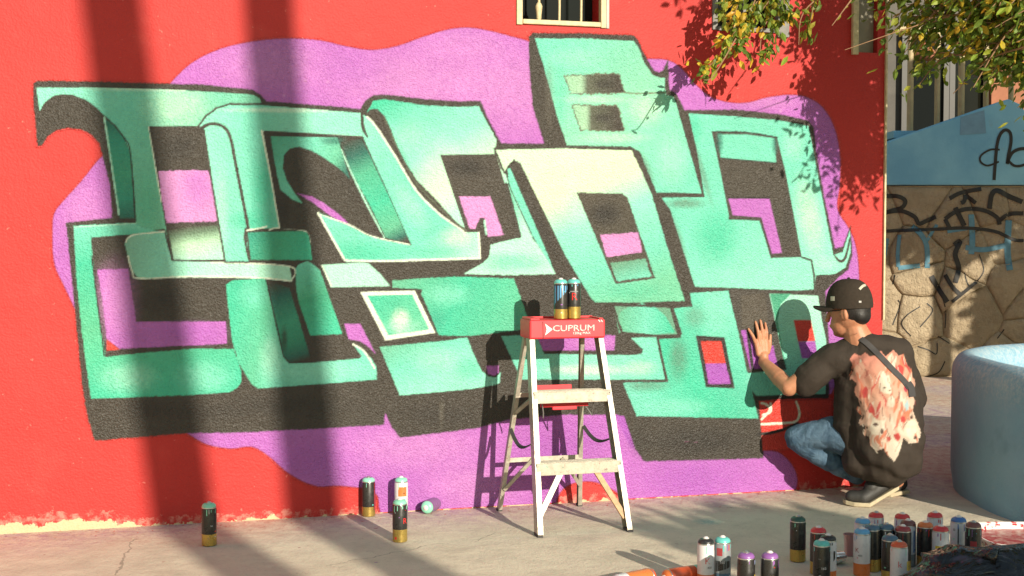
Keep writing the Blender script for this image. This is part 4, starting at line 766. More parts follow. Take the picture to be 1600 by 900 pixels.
fold = np.array([mnoise.noise(Vector((v[0]*9+v[2]*7, v[1]*5, v[2]*3.5-v[0]*5)))*.011+mnoise.noise(Vector(v)*21)*.004+.006*math.sin(38*(v[0]*.6+v[2])+5*mnoise.noise(Vector(v)*6))*(1 if v[2] < .42 else .35) for v in co])
co += nr*fold[:, None]
me.vertices.foreach_set('co', co.astype(np.float32).ravel()); me.update()
vx, vy = proj(co); T = Painter(vx, vy)
pr = [(1328,560),(1334,552),(1345,556),(1352,550),(1358,556),(1368,556),(1376,548),(1384,556),(1396,546),(1404,556),(1412,552),(1416,566),(1424,580),(1428,600),(1424,612),(1430,626),(1426,640),(1434,660),(1440,676),(1434,692),(1420,694),(1412,684),(1408,700),(1402,716),(1396,722),(1388,712),(1382,700),(1370,706),(1362,698),(1358,684),(1350,676),(1356,668),(1344,660),(1350,650),(1340,640),(1346,630),(1334,612),(1338,600),(1328,590),(1334,578)]
DUST = (.62, .52, .40)
T.F(1, grad((1340,560),(1420,700),[(0,(.50,.20,.15)),(.35,(.52,.26,.18)),(.7,(.54,.40,.31)),(1,(.56,.47,.38))]), pr, rough=2.5); rr_ = random.Random(5)
blob = lambda cx, cy, r, k=9, st=1.: catmull([(cx+r*rr_.uniform(.6, 1.15)*math.cos(i*math.tau/k), cy+st*r*rr_.uniform(.6, 1.15)*math.sin(i*math.tau/k)) for i in range(k)], True, 3)
RD, OR, PE, CR_, DK = (.42,.055,.05), (.50,.16,.09), (.54,.30,.22), (.58,.50,.40), (.09,.055,.045)
for k in range(70):
    lo = rr_.random(); y = 552+lo*140; x = rr_.uniform(1332, 1424)+lo*8; q = [(x, y)]; cv = rr_.uniform(-3.5, 3.5)
    for j in range(4): q.append((q[-1][0]+cv+rr_.uniform(-2.5, 2.5), q[-1][1]+rr_.uniform(4, 9)))
    T.S(1, rr_.choice([RD, OR, PE, OR, CR_] if lo < .62 else [CR_, CR_, PE, OR]), q, rr_.uniform(2.5, 6), rough=.6, taper=.8, op=.9)
for cx, cy, r, cl, st in [(1384,600,11,CR_,1.9),(1392,628,7,CR_,1.6),(1345,578,7,PE,1.6),(1407,580,7,RD,1.9),(1352,614,6,RD,1.6),(1417,604,6,(.36,.05,.07),1.6),(1362,640,6,RD,1),(1370,668,14,CR_,1.2),(1424,668,10,CR_,1.5),(1398,692,9,CR_,1.8),(1402,682,6,RD,1.2),(1388,686,4,RD,1.1),(1368,663,5,DK,.5),(1417,634,3.2,(.30,.40,.42),3.2),(1411,656,4,RD,1.7),(1424,652,3,DK,1),(1430,684,3,DK,1),(1378,674,2.5,DK,2),(1382,606,2.2,DK,.8),(1390,610,2,DK,.8)]: T.F(1, cl, blob(cx, cy, r, 9, st), soft=1.0, rough=.6)
for k in range(60):
    q = [(rr_.uniform(1332, 1432), rr_.uniform(554, 700))]; cv = rr_.uniform(-2.5, 2.5)
    for j in range(3): q.append((q[-1][0]+cv+rr_.uniform(-2, 2), q[-1][1]+rr_.uniform(2, 7)))
    T.S(1, rr_.choice([DK, (.30, .05, .05), (.62, .56, .46), (.28, .11, .08)]), q, rr_.uniform(.7, 1.5), rough=.4, op=.75)
inside = T.dist(np.arange(len(vx)), np.array(pr, float))[0] > -2.5+0*vx
T.a *= (nr[:, 1] < .05) & inside
at = me.color_attributes.new('paint', 'FLOAT_COLOR', 'POINT'); at.data.foreach_set('color', np.concatenate([T.c, T.a[:, None]], 1).astype(np.float32).ravel())
shirt = link('t_shirt', me, 'shirt', man, 180); shirt['label'] = 'dark brown t-shirt with ragged white and red print on its back'
BV = bvh_of([shirt])
def ribbon_on(bv, pxs, w, lift, name, mat, parent, k=10):
    pts = catmull(pxs, False, k); m = MB(); L = []
    for i, (x, y) in enumerate(pts):
        a = pts[min(i+1, len(pts)-1)]-pts[max(i-1, 0)]; nn = np.array([-a[1], a[0]])/(np.hypot(*a)+1e-9)
        for sg in (-1, -.35, .35, 1):
            d = ray(*(np.array([x, y])+nn*sg*w/2)).normalized(); h = bv.ray_cast(C0, d)
            L.append((h[0] if h[0] is not None else None, d))
    last = 6.3
    for j, (h, d) in enumerate(L):
        if h is None: h = C0+d*last
        last = (h-C0).length; m.v.append(tuple(h-d*lift))
    n_ = len(pts); m.f = [(i*4+q, i*4+q+1, (i+1)*4+q+1, (i+1)*4+q) for i in range(n_-1) for q in range(3)]
    return m.build(name, mat, parent, 180)
ribbon_on(BV, [(1336,524),(1352,534),(1372,553),(1395,577),(1412,594),(1421,606)], 8.5, .006, 'sling_strap', 'strap_grey', shirt)
ribbon_on(BV, [(1419,598),(1424,606),(1426,620)], 10, .010, 'sling_bag', 'strap_grey', shirt)
# jeans
j = MB(); j.capsule(P(1340, 690, 6.40), .10, P(1300, 677, 6.46), .086).capsule(P(1300, 677, 6.46), .086, kneeL, .066).capsule(kneeL-up*.012, .062, P(1290, 716, 6.50), .058).capsule(P(1290, 716, 6.50), .058, ankL, .05)
j.capsule(hipc, .12, kneeR, .075).capsule(kneeR, .07, ankR+up*.07, .050)
me = organic(j, .0065, 4, .5)
for v in me.vertices: v.co += v.normal*(.0035*math.sin(95*(v.co.x*.8-.5*v.co.z)+9*mnoise.noise(v.co*9))*max(0, mnoise.noise(v.co*5)+.45)+.003*mnoise.noise(v.co*11))
link('jeans', me, 'denim', man, 180)
# shoes: pressed on the toes with the heels raised
def shoe(toe, ball, heel, ank, wd, name_lab):
    toe, ball, heel, ank = map(Vector, (toe, ball, heel, ank)); m = MB(); d1 = (heel-ball).normalized(); sd_ = d1.cross(up).normalized(); nn = sd_.cross(d1).normalized()
    if nn.z < 0: nn = -nn
    r = .040
    m.capsule(toe+up*.012, r*.78, ball+nn*.012, r*.95); m.capsule(ball+nn*.010, r*.95, heel+nn*.012, r*.86); m.capsule(heel+nn*.02, r*.85, ank, .042); m.capsule(ball.lerp(heel, .4)+nn*.035, .036, ank, .040)
    me = organic(m, .006, 4, .5); o = link('shoe', me, 'shoe_dark', man, 180)
    sol = MB(); td = (toe-ball).normalized(); sl = [toe+td*.035-up*.016, toe-up*.022, ball-nn*.026, ball.lerp(heel, .5)-nn*.028, heel-nn*.030+d1*.03]; ws = [.018, .038, .044, .036, .032]; top = []; bot = []
    for q, w_ in zip(sl, ws): top += [q-sd_*w_+up*.011, q+sd_*w_+up*.011]; bot += [q-sd_*w_-up*.010, q+sd_*w_-up*.010]
    n_ = len(sl); vs = top+bot; O = 2*n_; f = []
    for i in range(n_-1):
        a = 2*i; f += [(a, a+1, a+3, a+2), (O+a, O+a+2, O+a+3, O+a+1), (a, a+2, O+a+2, O+a), (a+1, O+a+1, O+a+3, a+3)]
    f += [(0, O, O+1, 1), (O-2, O-1, 2*O-1, 2*O-2)]; sol.add(vs, f).build('sole', 'sole_cream', o, bevel=.004); return o
bt = G(1350, 791)+up*.035; shoe(G(1330, 790)+up*.034, bt, P(1389, 757, bt.y+.02), P(1376, 738, bt.y+.03), .09, '')
bt = P(1385, 760, 6.60); bt.z = .036; shoe(bt+Vector((-.07, .03, 0)), bt, P(1408, 763, 6.62)+up*.012, P(1405, 742, 6.60), .09, '')
# hair, cap
h = MB(); h.ellipsoid(head+fup*.022-fdir*.018, fdir*.100, fside*.083, fup*.105, 24, 16); h.ellipsoid(head-fdir*.065-fup*.022, fdir*.046, fside*.068, fup*.052, 18, 12)
me = organic(h, .006, 3); bm = bmesh.new(); bm.from_mesh(me)
bmesh.ops.delete(bm, geom=[v for v in bm.verts if (v.co-head).dot(fdir) > .006 and (v.co-head).dot(fup) < .055], context='VERTS'); bm.to_mesh(me); bm.free()
link('hair', me, 'hair', man, 180)
cu = (fup*.96-fdir*.10).normalized(); cf = (fdir-cu*fdir.dot(cu)).normalized(); cs = fside; cctr = head+fup*.040-fdir*.012
m = MB(); n = 28; rings = []
for i in range(9):
    a = math.pi/2*i/8; zz = .128*math.sin(a)-.004; r = math.cos(a)**.75
    rings.append([cctr+cu*zz+(cf*.118*math.cos(q*math.tau/n)+cs*.098*math.sin(q*math.tau/n))*max(r, .02) for q in range(n)])
inner = [[cctr+cu*-.004+(cf*.112*math.cos(q*math.tau/n)+cs*.092*math.sin(q*math.tau/n)) for q in range(n)]]
low = [[cctr-cu*.022+(cf*.116*math.cos(q*math.tau/n)+cs*.098*math.sin(q*math.tau/n)) for q in range(n)]]
allr = inner+low+rings; m.add([v for r in allr for v in r], [(i*n+q, i*n+(q+1) % n, (i+1)*n+(q+1) % n, (i+1)*n+q) for i in range(len(allr)-1) for q in range(n)]+[tuple((len(allr)-1)*n+q for q in range(n))])
capo = m.build('cap', 'cap_fabric', man, 60)
m = MB(); top = []; bot = []; nb = 15
for i in range(nb):
    a = math.radians(-68+136*i/(nb-1)); base_ = cctr-cu*.018+cf*.112*math.cos(a)+cs*.094*math.sin(a); ext = .074*math.cos(a*.95)**.6
    for k in range(4):
        q = base_+cf*ext*k/3-cu*(.030*math.sin(a)**2*k/3)+cu*.006*k/3; top.append(q+cu*.003); bot.append(q-cu*.003)
O = nb*4; f = []
for i in range(nb-1):
    for k in range(3): a = i*4+k; f += [(a, a+4, a+5, a+1), (O+a, O+a+1, O+a+5, O+a+4)]
    a = i*4+3; f += [(a, a+4, O+a+4, O+a)]
f += [(k, k+1, O+k+1, O+k) for k in range(3)]+[((nb-1)*4+k, O+(nb-1)*4+k, O+(nb-1)*4+k+1, (nb-1)*4+k+1) for k in range(3)]
m.add(top+bot, f).build('brim', 'cap_fabric', capo, 60)
m = MB(); m.ellipsoid(cctr+cu*.126, cf*.008, cs*.008, cu*.005, 10, 6).build('button', 'cap_fabric', capo, 180)
CB = bvh_of([capo])
ribbon_on(CB, [(1343,452),(1348,447),(1353,445)], 4.0, .003, 'patch', 'pale_patch', capo); ribbon_on(CB, [(1301,463),(1301,470)], 6.5, .003, 'badge', 'pale_patch', capo); ribbon_on(CB, [(1344,470),(1344,473)], 4, .003, 'snap', 'grey_frame', capo)
# glasses temple
for sg in (-1, 1): MB().tube([head+fside*sg*.080-fdir*.004+fup*.012, head+fside*sg*.074+fdir*.098+fup*.014], .003, 6).build('glasses_arm', 'hair', man)

# ------------------------------------------------------------------ stone retaining wall with stairs parapet, terrace, railing, house behind
YS = 12.2
t = NT('rubble'); p = t.pos(); oi = t.n('ObjectInfo'); c = t.mix(oi.outputs['Random'], (.50, .40, .27), (.60, .49, .34)); c = t.mix(t.ramp(t.noise(7, 6, .7, p), [(.4, 0.), (.7, .7)]), c, (.34, .27, .18)); c = t.mix(t.ramp(t.noise(30, 5, .7, p), [(.6, 0.), (.75, .6)]), c, (.64, .55, .41)); t.base(c); t.set(.9, 0, .2); t.bump(t.noise(14, 6, .72, p), 1., .09)
t = NT('mortar'); p = t.pos(); c = t.mix(t.ramp(t.noise(6, 6, .7, p), [(.35, 0.), (.7, 1.)]), (.34, .27, .18), (.48, .39, .27)); t.base(c); t.set(.95, 0, .2); t.bump(t.noise(25, 6, .7, p), .6, .03)
t = NT('parapet_blue'); p = t.pos(); c = t.mix(t.ramp(t.noise(1.7, 5, .6, p), [(.35, 0.), (.68, 1.)]), (.15, .38, .56), (.24, .52, .67)); c = t.mix(t.ramp(t.noise(8, 5, .7, p), [(.62, 0.), (.78, .5)]), c, (.22, .30, .34)); t.base(c); t.set(.7, 0, .25); t.bump(t.noise(40, 5, .7, p), .3, .01)
plain('patch_grey', (.17, .33, .46), .8, 0, .2, 12); plain('spray_black', (.014, .013, .013), .6, 0, .2, 20); plain('spray_blue', (.10, .26, .36), .6, 0, .3, 20)
plain('rail_cream', (.46, .37, .20), .55, 0, .25, 14); plain('render_grey', (.13, .12, .108), .85, 0, .3, 4); plain('terracotta', (.36, .14, .075), .8, 0, .25, 9); plain('dark_frame', (.05, .047, .044), .5, 0, .2)
sw = thing('stone_wall', 'rough stone retaining wall tagged with black and blue spray paint', 'wall', (4.6, YS, 0))
zst = P(1450, 290, YS).z; X0, X1 = 2.11, 8.0
core = MB().box(((X0+X1)/2, YS+.26, zst/2), ((X1-X0)/2, 0, 0), (0, .2, 0), (0, 0, zst/2)).build('mortar_core', 'mortar', sw)
# irregular stones: clipped cells, each one bulging
def clip(poly, a, b):   # keep the side nearer to a
    mx = ((a[0]+b[0])/2, (a[1]+b[1])/2); nx, ny = b[0]-a[0], b[1]-a[1]; out = []
    for i in range(len(poly)):
        p0, p1 = poly[i], poly[(i+1) % len(poly)]; d0 = (p0[0]-mx[0])*nx+(p0[1]-mx[1])*ny; d1 = (p1[0]-mx[0])*nx+(p1[1]-mx[1])*ny
        if d0 <= 0: out.append(p0)
        if (d0 < 0) != (d1 < 0): k = d0/(d0-d1); out.append((p0[0]+(p1[0]-p0[0])*k, p0[1]+(p1[1]-p0[1])*k))
    return out
rs = random.Random(3); seeds = []
for r_ in range(5):
    for c_ in range(13): seeds.append((X0+.18+c_*.47+(r_ % 2)*.22+rs.uniform(-.24, .24), .14+r_*.385+rs.uniform(-.17, .17)))
stones = []
for i, a in enumerate(seeds):
    poly = [(X0, 0), (X1, 0), (X1, zst-.01), (X0, zst-.01)]
    for k, b_ in enumerate(seeds):
        if k != i and abs(a[0]-b_[0]) < 1.1 and abs(a[1]-b_[1]) < 1.1: poly = clip(poly, a, b_)
        if len(poly) < 3: break
    if len(poly) < 3: continue
    cx = sum(q[0] for q in poly)/len(poly); cy = sum(q[1] for q in poly)/len(poly); dense = []
    for q in range(len(poly)):
        p0, p1 = poly[q], poly[(q+1) % len(poly)]
        for s_ in range(3): dense.append((p0[0]+(p1[0]-p0[0])*s_/3, p0[1]+(p1[1]-p0[1])*s_/3))
    bulge = rs.uniform(.02, .065)*(1 if a[1] < 1.2 else .5); m = MB(); rings = []
    for sc, dp in ((.992, 0), (.975, .40), (.90, .75), (.72, .95), (.40, 1.03)):
        ring = []
        for (x, z) in dense:
            x_, z_ = cx+(x-cx)*sc, cy+(z-cy)*sc; k = mnoise.noise(Vector((x_*4, i, z_*4))); ring.append((x_+.03*mnoise.noise(Vector((x_*6, z_*6, 0))), YS+.062-bulge*dp*(1+.35*k)-(.0 if sc > .97 else .014*mnoise.noise(Vector((x_*11, z_*11, 3)))), max(.0, z_+.03*mnoise.noise(Vector((z_*6, x_*6, 5))))))
        rings.append(ring)
    nn_ = len(dense); m.add([v for r in rings for v in r]+[(cx, YS+.062-bulge*1.05, cy)], [(r*nn_+q, r*nn_+(q+1) % nn_, (r+1)*nn_+(q+1) % nn_, (r+1)*nn_+q) for r in range(4) for q in range(nn_)]+[(4*nn_+q, 4*nn_+(q+1) % nn_, 5*nn_) for q in range(nn_)])
    stones.append(m.build('stone', 'rubble', sw, 50))
SB = bvh_of(stones+[core])
def zt(pts, ox=1370, oy=280, k=230/647): return [(ox+x*k, oy+y*k) for x, y in pts]
tags_black = [([(30,75),(90,75),(125,95),(110,125),(60,140),(30,150)],5),([(40,145),(110,140),(165,165),(185,195),(215,185),(260,165)],5),([(320,85),(370,60),(460,42)],5),([(395,50),(385,95),(370,105)],5),([(390,70),(435,105)],5),([(495,130),(505,70),(530,50),(580,75),(640,100)],6),([(345,125),(385,205)],6),([(300,175),(345,145),(410,130),(480,140),(530,170),(540,200)],5),([(300,175),(320,215)],5),([(530,190),(580,155),(645,150)],5),([(20,230),(110,225),(260,220),(400,215),(520,230),(600,265),(645,270)],4),([(340,290),(365,275),(345,330),(360,390),(345,455)],6),([(240,425),(270,480),(310,540)],6),([(300,420),(330,470),(370,510)],5),([(330,540),(380,500),(440,450)],4)]
for pts, w in tags_black: ribbon_on(SB, zt(pts), w*1.3, .008, 'graffiti_stroke', 'spray_black', sw, 8)
for pts, w in [([(155,205),(200,250),(220,300),(222,390)],8),([(265,200),(245,230),(222,270)],5),([(95,390),(190,380)],7),([(100,245),(92,330),(95,385)],6),([(45,260),(30,350)],7),([(415,155),(420,260),(415,330)],9),([(390,300),(470,310),(570,290)],8),([(580,180),(575,320),(585,400)],10),([(310,230),(400,215)],6)]: ribbon_on(SB, zt(pts), w, .006, 'graffiti_stroke', 'spray_blue', sw, 8)
for pts in [[(95,530),(100,560),(70,640)],[(190,560),(130,600),(110,640),(150,690)],[(220,545),(245,580),(190,650)],[(255,440),(300,560),(300,655)],[(270,690),(320,722)],[(115,725),(160,745)],[(180,735),(225,750),(262,768),(265,720)],[(80,420),(70,462)],[(385,410),(400,460),(420,480)],[(210,870),(270,850),(300,800)],[(560,660),(530,700)],[(450,330),(470,400),(440,450)]]: ribbon_on(SB, zt(pts), 1.7, .005, 'crack', 'spray_black', sw, 6)
# parapet
pp = thing('blue_parapet', 'light blue sloping stair parapet with black tag above the stone wall', 'wall', tuple(P(1480, 290, YS)))
q = [P(1146, 289, YS), P(1660, 289, YS), P(1660, 215, YS), P(1612, 184, YS), P(1596, 162, YS), P(1578, 154, YS), P(1383, 223, YS), P(1372, 227, YS), P(1146, 231, YS)]
para = MB().prism([v+Vector((0, .03, 0)) for v in q], (0, .24, 0)).build('parapet_wall', 'parapet_blue', pp, bevel=.012)
for k in range(1, len(q)): pass
MB().box(P(1398, 216, YS+.8), (.16, 0, 0), (0, .5, 0), (0, 0, .035)).build('landing_edge', 'parapet_blue', pp)
MB().prism([P(x, y, YS+.027) for x, y in ((1501, 183), (1538, 172), (1541, 208), (1500, 211))], (0, .006, 0)).build('repaired_patch', 'patch_grey', pp)
PBV = bvh_of([para])
def z2(pts): return [(1370+x*.2668, 60+y*.2667) for x, y in pts]
for pts, w in [([(687,830),(695,720),(705,620),(725,560),(755,536),(782,555),(786,610),(770,690),(765,735)],5),([(720,652),(665,652),(612,685),(608,722),(650,745),(715,722)],3),([(762,735),(790,675),(830,650),(880,645)],5),([(770,715),(805,745),(850,745),(890,725)],4)]: ribbon_on(PBV, z2(pts), w, .006, 'graffiti_stroke', 'spray_black', pp, 8)
# raised terrace behind the wall
zter = zst+.12
tag(MB().box((5.2, YS+4.6, zter/2), (4.2, 0, 0), (0, 4.0, 0), (0, 0, zter/2)).build('terrace', 'render_grey'), 'raised terrace behind the stone wall', kind='structure')
ral = thing('railing', 'cream tubular railing standing behind the blue parapet', 'railing', tuple(P(1480, 200, YS+.45)+Vector((0, 0, 0))))
ZR = P(1480, 45, YS+.45).z
for px in (1421, 1463, 1500.5, 1539, 1578, 1616):
    b0 = P(px, 250, YS+.45); MB().tube([(b0.x, b0.y, zter-.2 if b0.z > zter else b0.z-.2), (b0.x, b0.y, ZR)], .031 if px in (1421, 1500.5) else .026, 12).build('bar', 'rail_cream', ral, 60)
a = P(1405, 45, YS+.45); b_ = P(1640, 45, YS+.45); MB().tube([(a.x, a.y, ZR), (b_.x, b_.y, ZR)], .03, 12).build('rail', 'rail_cream', ral, 60)
MB().tube([(a.x, a.y, zter-.1), (b_.x, b_.y, zter-.1)], .03, 12).build('rail', 'rail_cream', ral, 60)
# house behind
YH = YS+3.2; hs = thing('house', 'grey rendered house with dark glass doors behind the railing', 'house', tuple(P(1500, 180, YH)))
a = P(980, 250, YH); b_ = P(1780, 250, YH); zh0 = zter; zh1 = zter+3.0
MB().box(((a.x+b_.x)/2, YH+.25, (zh0+zh1)/2), ((b_.x-a.x)/2, 0, 0), (0, .15, 0), (0, 0, (zh1-zh0)/2)).build('wall', 'render_grey', hs)
for x0, x1 in ((1413, 1481), (1487, 1545)):
    p0 = P(x0, 235, YH); p1 = P(x1, 60, YH); w_ = MB().box(((p0.x+p1.x)/2, YH+.06, (zh0+p1.z)/2), ((p1.x-p0.x)/2, 0, 0), (0, .01, 0), (0, 0, (p1.z-zh0)/2)).build('glass_door', 'window_glass', hs)
    for xx in (p0.x, p1.x): MB().box((xx, YH+.04, (zh0+p1.z)/2), (.035, 0, 0), (0, .03, 0), (0, 0, (p1.z-zh0)/2)).build('frame', 'dark_frame', w_)
    MB().box(((p0.x+p1.x)/2, YH+.04, p1.z+.04), ((p1.x-p0.x)/2+.035, 0, 0), (0, .03, 0), (0, 0, .035)).build('frame', 'dark_frame', w_)
p0 = P(1547, 200, YH-.1); p1 = P(1700, 60, YH-.1); MB().box(((p0.x+p1.x)/2, YH-.05, (zh0+zh1)/2), ((p1.x-p0.x)/2, 0, 0), (0, .08, 0), (0, 0, (zh1-zh0)/2)).build('orange_wall', 'terracotta', hs)
MB().box(((a.x+b_.x)/2, YH-.3, zh1+.08), ((b_.x-a.x)/2+.2, 0, 0), (0, .9, 0), (0, 0, .079)).build('roof', 'render_grey', hs)
# terracotta pot on the railing
pot = P(1444, 96, YS+.45); pz = ZR+.031
o = thing('terracotta_pot', 'terracotta pot with a narrow neck on the railing among the leaves', 'pot', (pot.x, pot.y, pot.z))
m = MB().lathe([(.07, 0), (.10, .02), (.105, .09), (.075, .125), (.045, .14), (.042, .175), (.055, .18)], 20).build('vessel', 'terracotta', None, 50); m.parent = o
m = MB().box((0, 0, -.03), (.11, 0, 0), (0, .05, 0), (0, 0, .029)).build('bracket', 'dark_frame', None); m.parent = o

# ------------------------------------------------------------------ trees
t = NT('leaf'); at = t.n('Attribute', attribute_name='paint'); t.base(at.outputs['Color']); t.set(.45, 0, .4)
tr_ = t.n('BsdfTranslucent'); t.lk(at.outputs['Color'], tr_.inputs[0]); mx = t.n('MixShader'); mx.inputs[0].default_value = .45; t.lk(t.b.outputs[0], mx.inputs[1]); t.lk(tr_.outputs[0], mx.inputs[2]); t.lk(mx.outputs[0], t.out.inputs[0])
plain('bark', (.20, .13, .085), .9, 0, .45, 30, .01); plain('twig', (.30, .17, .09), .8, 0, .3, 30)
class Leaves:
    def __init__(s): s.v = []; s.f = []; s.c = []
    def leaf(s, p, d, L, w, col, roll):
        d = d.normalized(); a = d.orthogonal().normalized(); b = d.cross(a); sd_ = a*math.cos(roll)+b*math.sin(roll); n = d.cross(sd_); o = len(s.v)
        s.v += [tuple(p), tuple(p+d*L*.35+sd_*w-n*w*.25), tuple(p+d*L*.38+n*w*.15), tuple(p+d*L*.35-sd_*w-n*w*.25), tuple(p+d*L*.72+sd_*w*.72-n*w*.35), tuple(p+d*L*.75-n*w*.05), tuple(p+d*L*.72-sd_*w*.72-n*w*.35), tuple(p+d*L-n*L*.14)]
        s.f += [(o, o+2, o+1), (o, o+3, o+2), (o+1, o+2, o+5, o+4), (o+2, o+3, o+6, o+5), (o+4, o+5, o+7), (o+5, o+6, o+7)]; s.c += [col]*8
    def build(s, name, parent):
        m = MB(); m.v, m.f = s.v, s.f; me = m.mesh(name); at = me.color_attributes.new('paint', 'FLOAT_COLOR', 'POINT'); at.data.foreach_set('color', np.array([(*c, 1) for c in s.c], np.float32).ravel()); o = link(name, me, 'leaf', parent); o['kind'] = 'stuff'; return o
TR = random.Random(21)
def lcol(y=.15):
    r = TR.random()
    if r < y: return (TR.uniform(.58, .72), TR.uniform(.40, .50), .045)
    if r < y+.3: return (TR.uniform(.28, .40), TR.uniform(.34, .44), .05)
    k = TR.uniform(.7, 1.3); return (.15*k, .23*k, .035*k)
def twig(lv, tw, pts, nl, L=.042, yel=.15, r=.004, spread=.035):
    pts = [Vector(q) for q in catmull([tuple(q) for q in pts], False, 5)]; tw.tube(pts, [r*(1-.7*i/len(pts)) for i in range(len(pts))], 5)
    for k in range(nl):
        f = TR.random()**.8*(len(pts)-1.01); i = int(f); p = pts[i].lerp(pts[i+1], f-i); d = (pts[i+1]-pts[i]).normalized()+Vector((TR.gauss(0, .7), TR.gauss(0, .7), TR.gauss(-.25, .6)))
        o = Vector((TR.gauss(0, spread), TR.gauss(0, spread), TR.gauss(0, spread))); lv.leaf(p+o*TR.random(), d, L*TR.uniform(.6, 1.2), L*TR.uniform(.20, .30), lcol(yel), TR.random()*6.3)
tree = thing('leafy_tree', 'leafy tree with yellowing leaves hanging in from the top right', 'tree', (4.75, 4.9, 0))
lv = Leaves(); tw = MB()
def PW(px, py, o): return W(px, py, o)         # a point o metres in front of the red wall
hang = [([(1240,-60),(1210,-10),(1170,40),(1120,92),(1098,112)],.62,95,.30),([(1215,-40),(1185,0),(1160,40),(1150,80)],.55,70,.25),([(1230,-60),(1212,-5),(1208,45),(1200,85)],.66,75,.10),([(1190,-50),(1150,-10),(1128,20)],.5,45,.2),([(1290,-60),(1275,-10),(1268,25),(1262,52)],.75,48,.08),([(1175,-60),(1160,-10),(1140,40)],.58,55,.3),([(1240,-60),(1225,-5),(1232,30)],.7,50,.1),([(1205,20),(1190,55),(1187,105)],.6,14,.5),([(1180,0),(1165,30),(1130,70)],.66,45,.3)]
for pts, o, nl, y in hang: twig(lv, tw, [PW(x, yy, o*.58+.02*TR.gauss(0, 1)) for x, yy in pts], int(nl*1.25), .052, y)
for pts, o in (([(1480,5),(1440,36),(1400,50),(1320,78)], .8), ([(1300,-20),(1255,20),(1248,70)], .7), ([(1150,60),(1115,118),(1100,125)], .6), ([(1330,0),(1300,40)],.75)): twig(lv, tw, [PW(x, yy, o) for x, yy in pts], 3, .04)
# dense mass at the right, partly outside the picture
def cluster(c, rx, ry, rz, n, yel, L=.05, tws=10):
    c = Vector(c)
    for k in range(tws):
        e = c+Vector((TR.gauss(0, rx*.6), TR.gauss(0, ry*.6), TR.gauss(0, rz*.6))); st = c+Vector((TR.gauss(0, rx*.3)+.15, TR.gauss(0, .1)-.15, rz*.9)); twig(lv, tw, [st, (st+e)/2+Vector((0, 0, .05)), e], n//tws, L, yel, .005, .07)
for x, y, Y, r, n, ye in [(1400,15,6.3,.09,120,.04),(1440,30,6.2,.13,240,.12),(1500,10,6.0,.16,340,.2),(1560,25,5.9,.18,380,.12),(1600,60,5.8,.2,420,.1),(1540,75,6.0,.14,240,.14),(1480,80,6.1,.11,170,.06),(1430,112,6.2,.07,80,.0),(1590,110,5.9,.12,200,.05),(1650,30,5.7,.25,480,.1),(1700,110,5.6,.25,460,.08),(1640,-60,5.8,.3,520,.1),(1520,-70,6.0,.25,420,.1),(1400,-70,6.2,.22,320,.1),(1300,-80,6.35,.18,230,.1),(1420,60,6.15,.11,170,.06),(1550,120,5.95,.12,190,.1),(1600,135,5.9,.10,140,.05),(1500,45,6.05,.14,260,.2),(1390,-20,6.3,.12,170,.1)]:
    p_ = P(x, y, Y); cluster(p_, r, r*.9, r*.8, int(n*.85), ye, .052, max(4, n//24))
for k in range(60):
    if k < 42: x, y = TR.uniform(1285, 1396), TR.uniform(-30, 205)
    else: x, y = TR.uniform(1300, 1390), TR.uniform(120, 280)
    cluster(W(x, y)+SUNDIR*TR.uniform(.95, 1.45), .10, .10, .085, 62 if k < 42 else 30, .1, .05, 3)
for k in range(16): cluster((TR.uniform(1.5, 3.2), TR.uniform(5.2, 6.4), TR.uniform(3.0, 3.7)), .28, .28, .2, 330, .1, .062, 9)
lv.build('crown', tree); o = tw.build('twigs', 'twig', tree, 60, fixn=False); o['kind'] = 'stuff'
tm = MB(); T0 = Vector((4.75, 4.9, 0)); tm.tube([T0, T0+Vector((.03, .02, .6)), T0+Vector((-.05, .05, 1.3)), T0+Vector((-.02, .1, 2.1)), T0+Vector((-.1, .2, 2.9))], [.14, .115, .10, .085, .05], 14)
for e, r in (((2.6, 5.4, 2.6), .04), ((2.2, 5.8, 2.9), .03), ((1.5, 6.1, 2.75), .02), ((3.0, 5.0, 3.2), .04)): tm.tube([T0+Vector((-.04, .08, 1.8)), (Vector(e)+T0+Vector((0, 0, 2.4)))/2*1+Vector((0, 0, .25-1.2+1.0)), Vector(e)], [.06, r, r*.4], 8)
tm.v = [tuple(Vector(v)+Vector((mnoise.noise(Vector(v)*9), mnoise.noise(Vector(v)*9+Vector((5, 0, 0))), 0))*.012) for v in tm.v]; tm.build('trunk', 'bark', tree, 180)

# leaning trees behind the camera whose trunks shade the wall
def leaning(label, top, bot, t_, r):
    a = W(*bot)+SUNDIR*t_; b = W(*top)+SUNDIR*t_; d = (b-a)/(b.z-a.z); base_ = a-d*a.z; o = thing('leaning_tree', label, 'tree', tuple(base_), 'leaning trees behind the viewpoint')
    tp = base_+d*7.2; m = MB(); m.tube([base_+d*(7.2*k/12) for k in range(13)], [r*(1.25-.35*k/12) for k in range(13)], 14); m.v = [tuple(Vector(v)+Vector((mnoise.noise(Vector(v)*3), mnoise.noise(Vector(v)*3+Vector((7, 0, 0))), 0))*.02) for v in m.v]; m.build('trunk', 'bark', o, 180)
    L2 = Leaves()
    for k in range(900):
        q = tp+Vector((TR.gauss(0, .6), TR.gauss(0, .6), TR.gauss(.6, .35)))
        if q.z > 6.9: L2.leaf(q, Vector((TR.gauss(0, 1), TR.gauss(0, 1), TR.gauss(-.3, .6))), .16, .04, lcol(.05), TR.random()*6)
    L2.build('crown', o)
leaning('leaning tree behind the viewpoint, shading the left end of the mural', (172, 0), (285, 800), 11.5, .135)
leaning('leaning tree behind the viewpoint, shading the second letter of the mural', (420, 0), (488, 795), 10.8, .122)
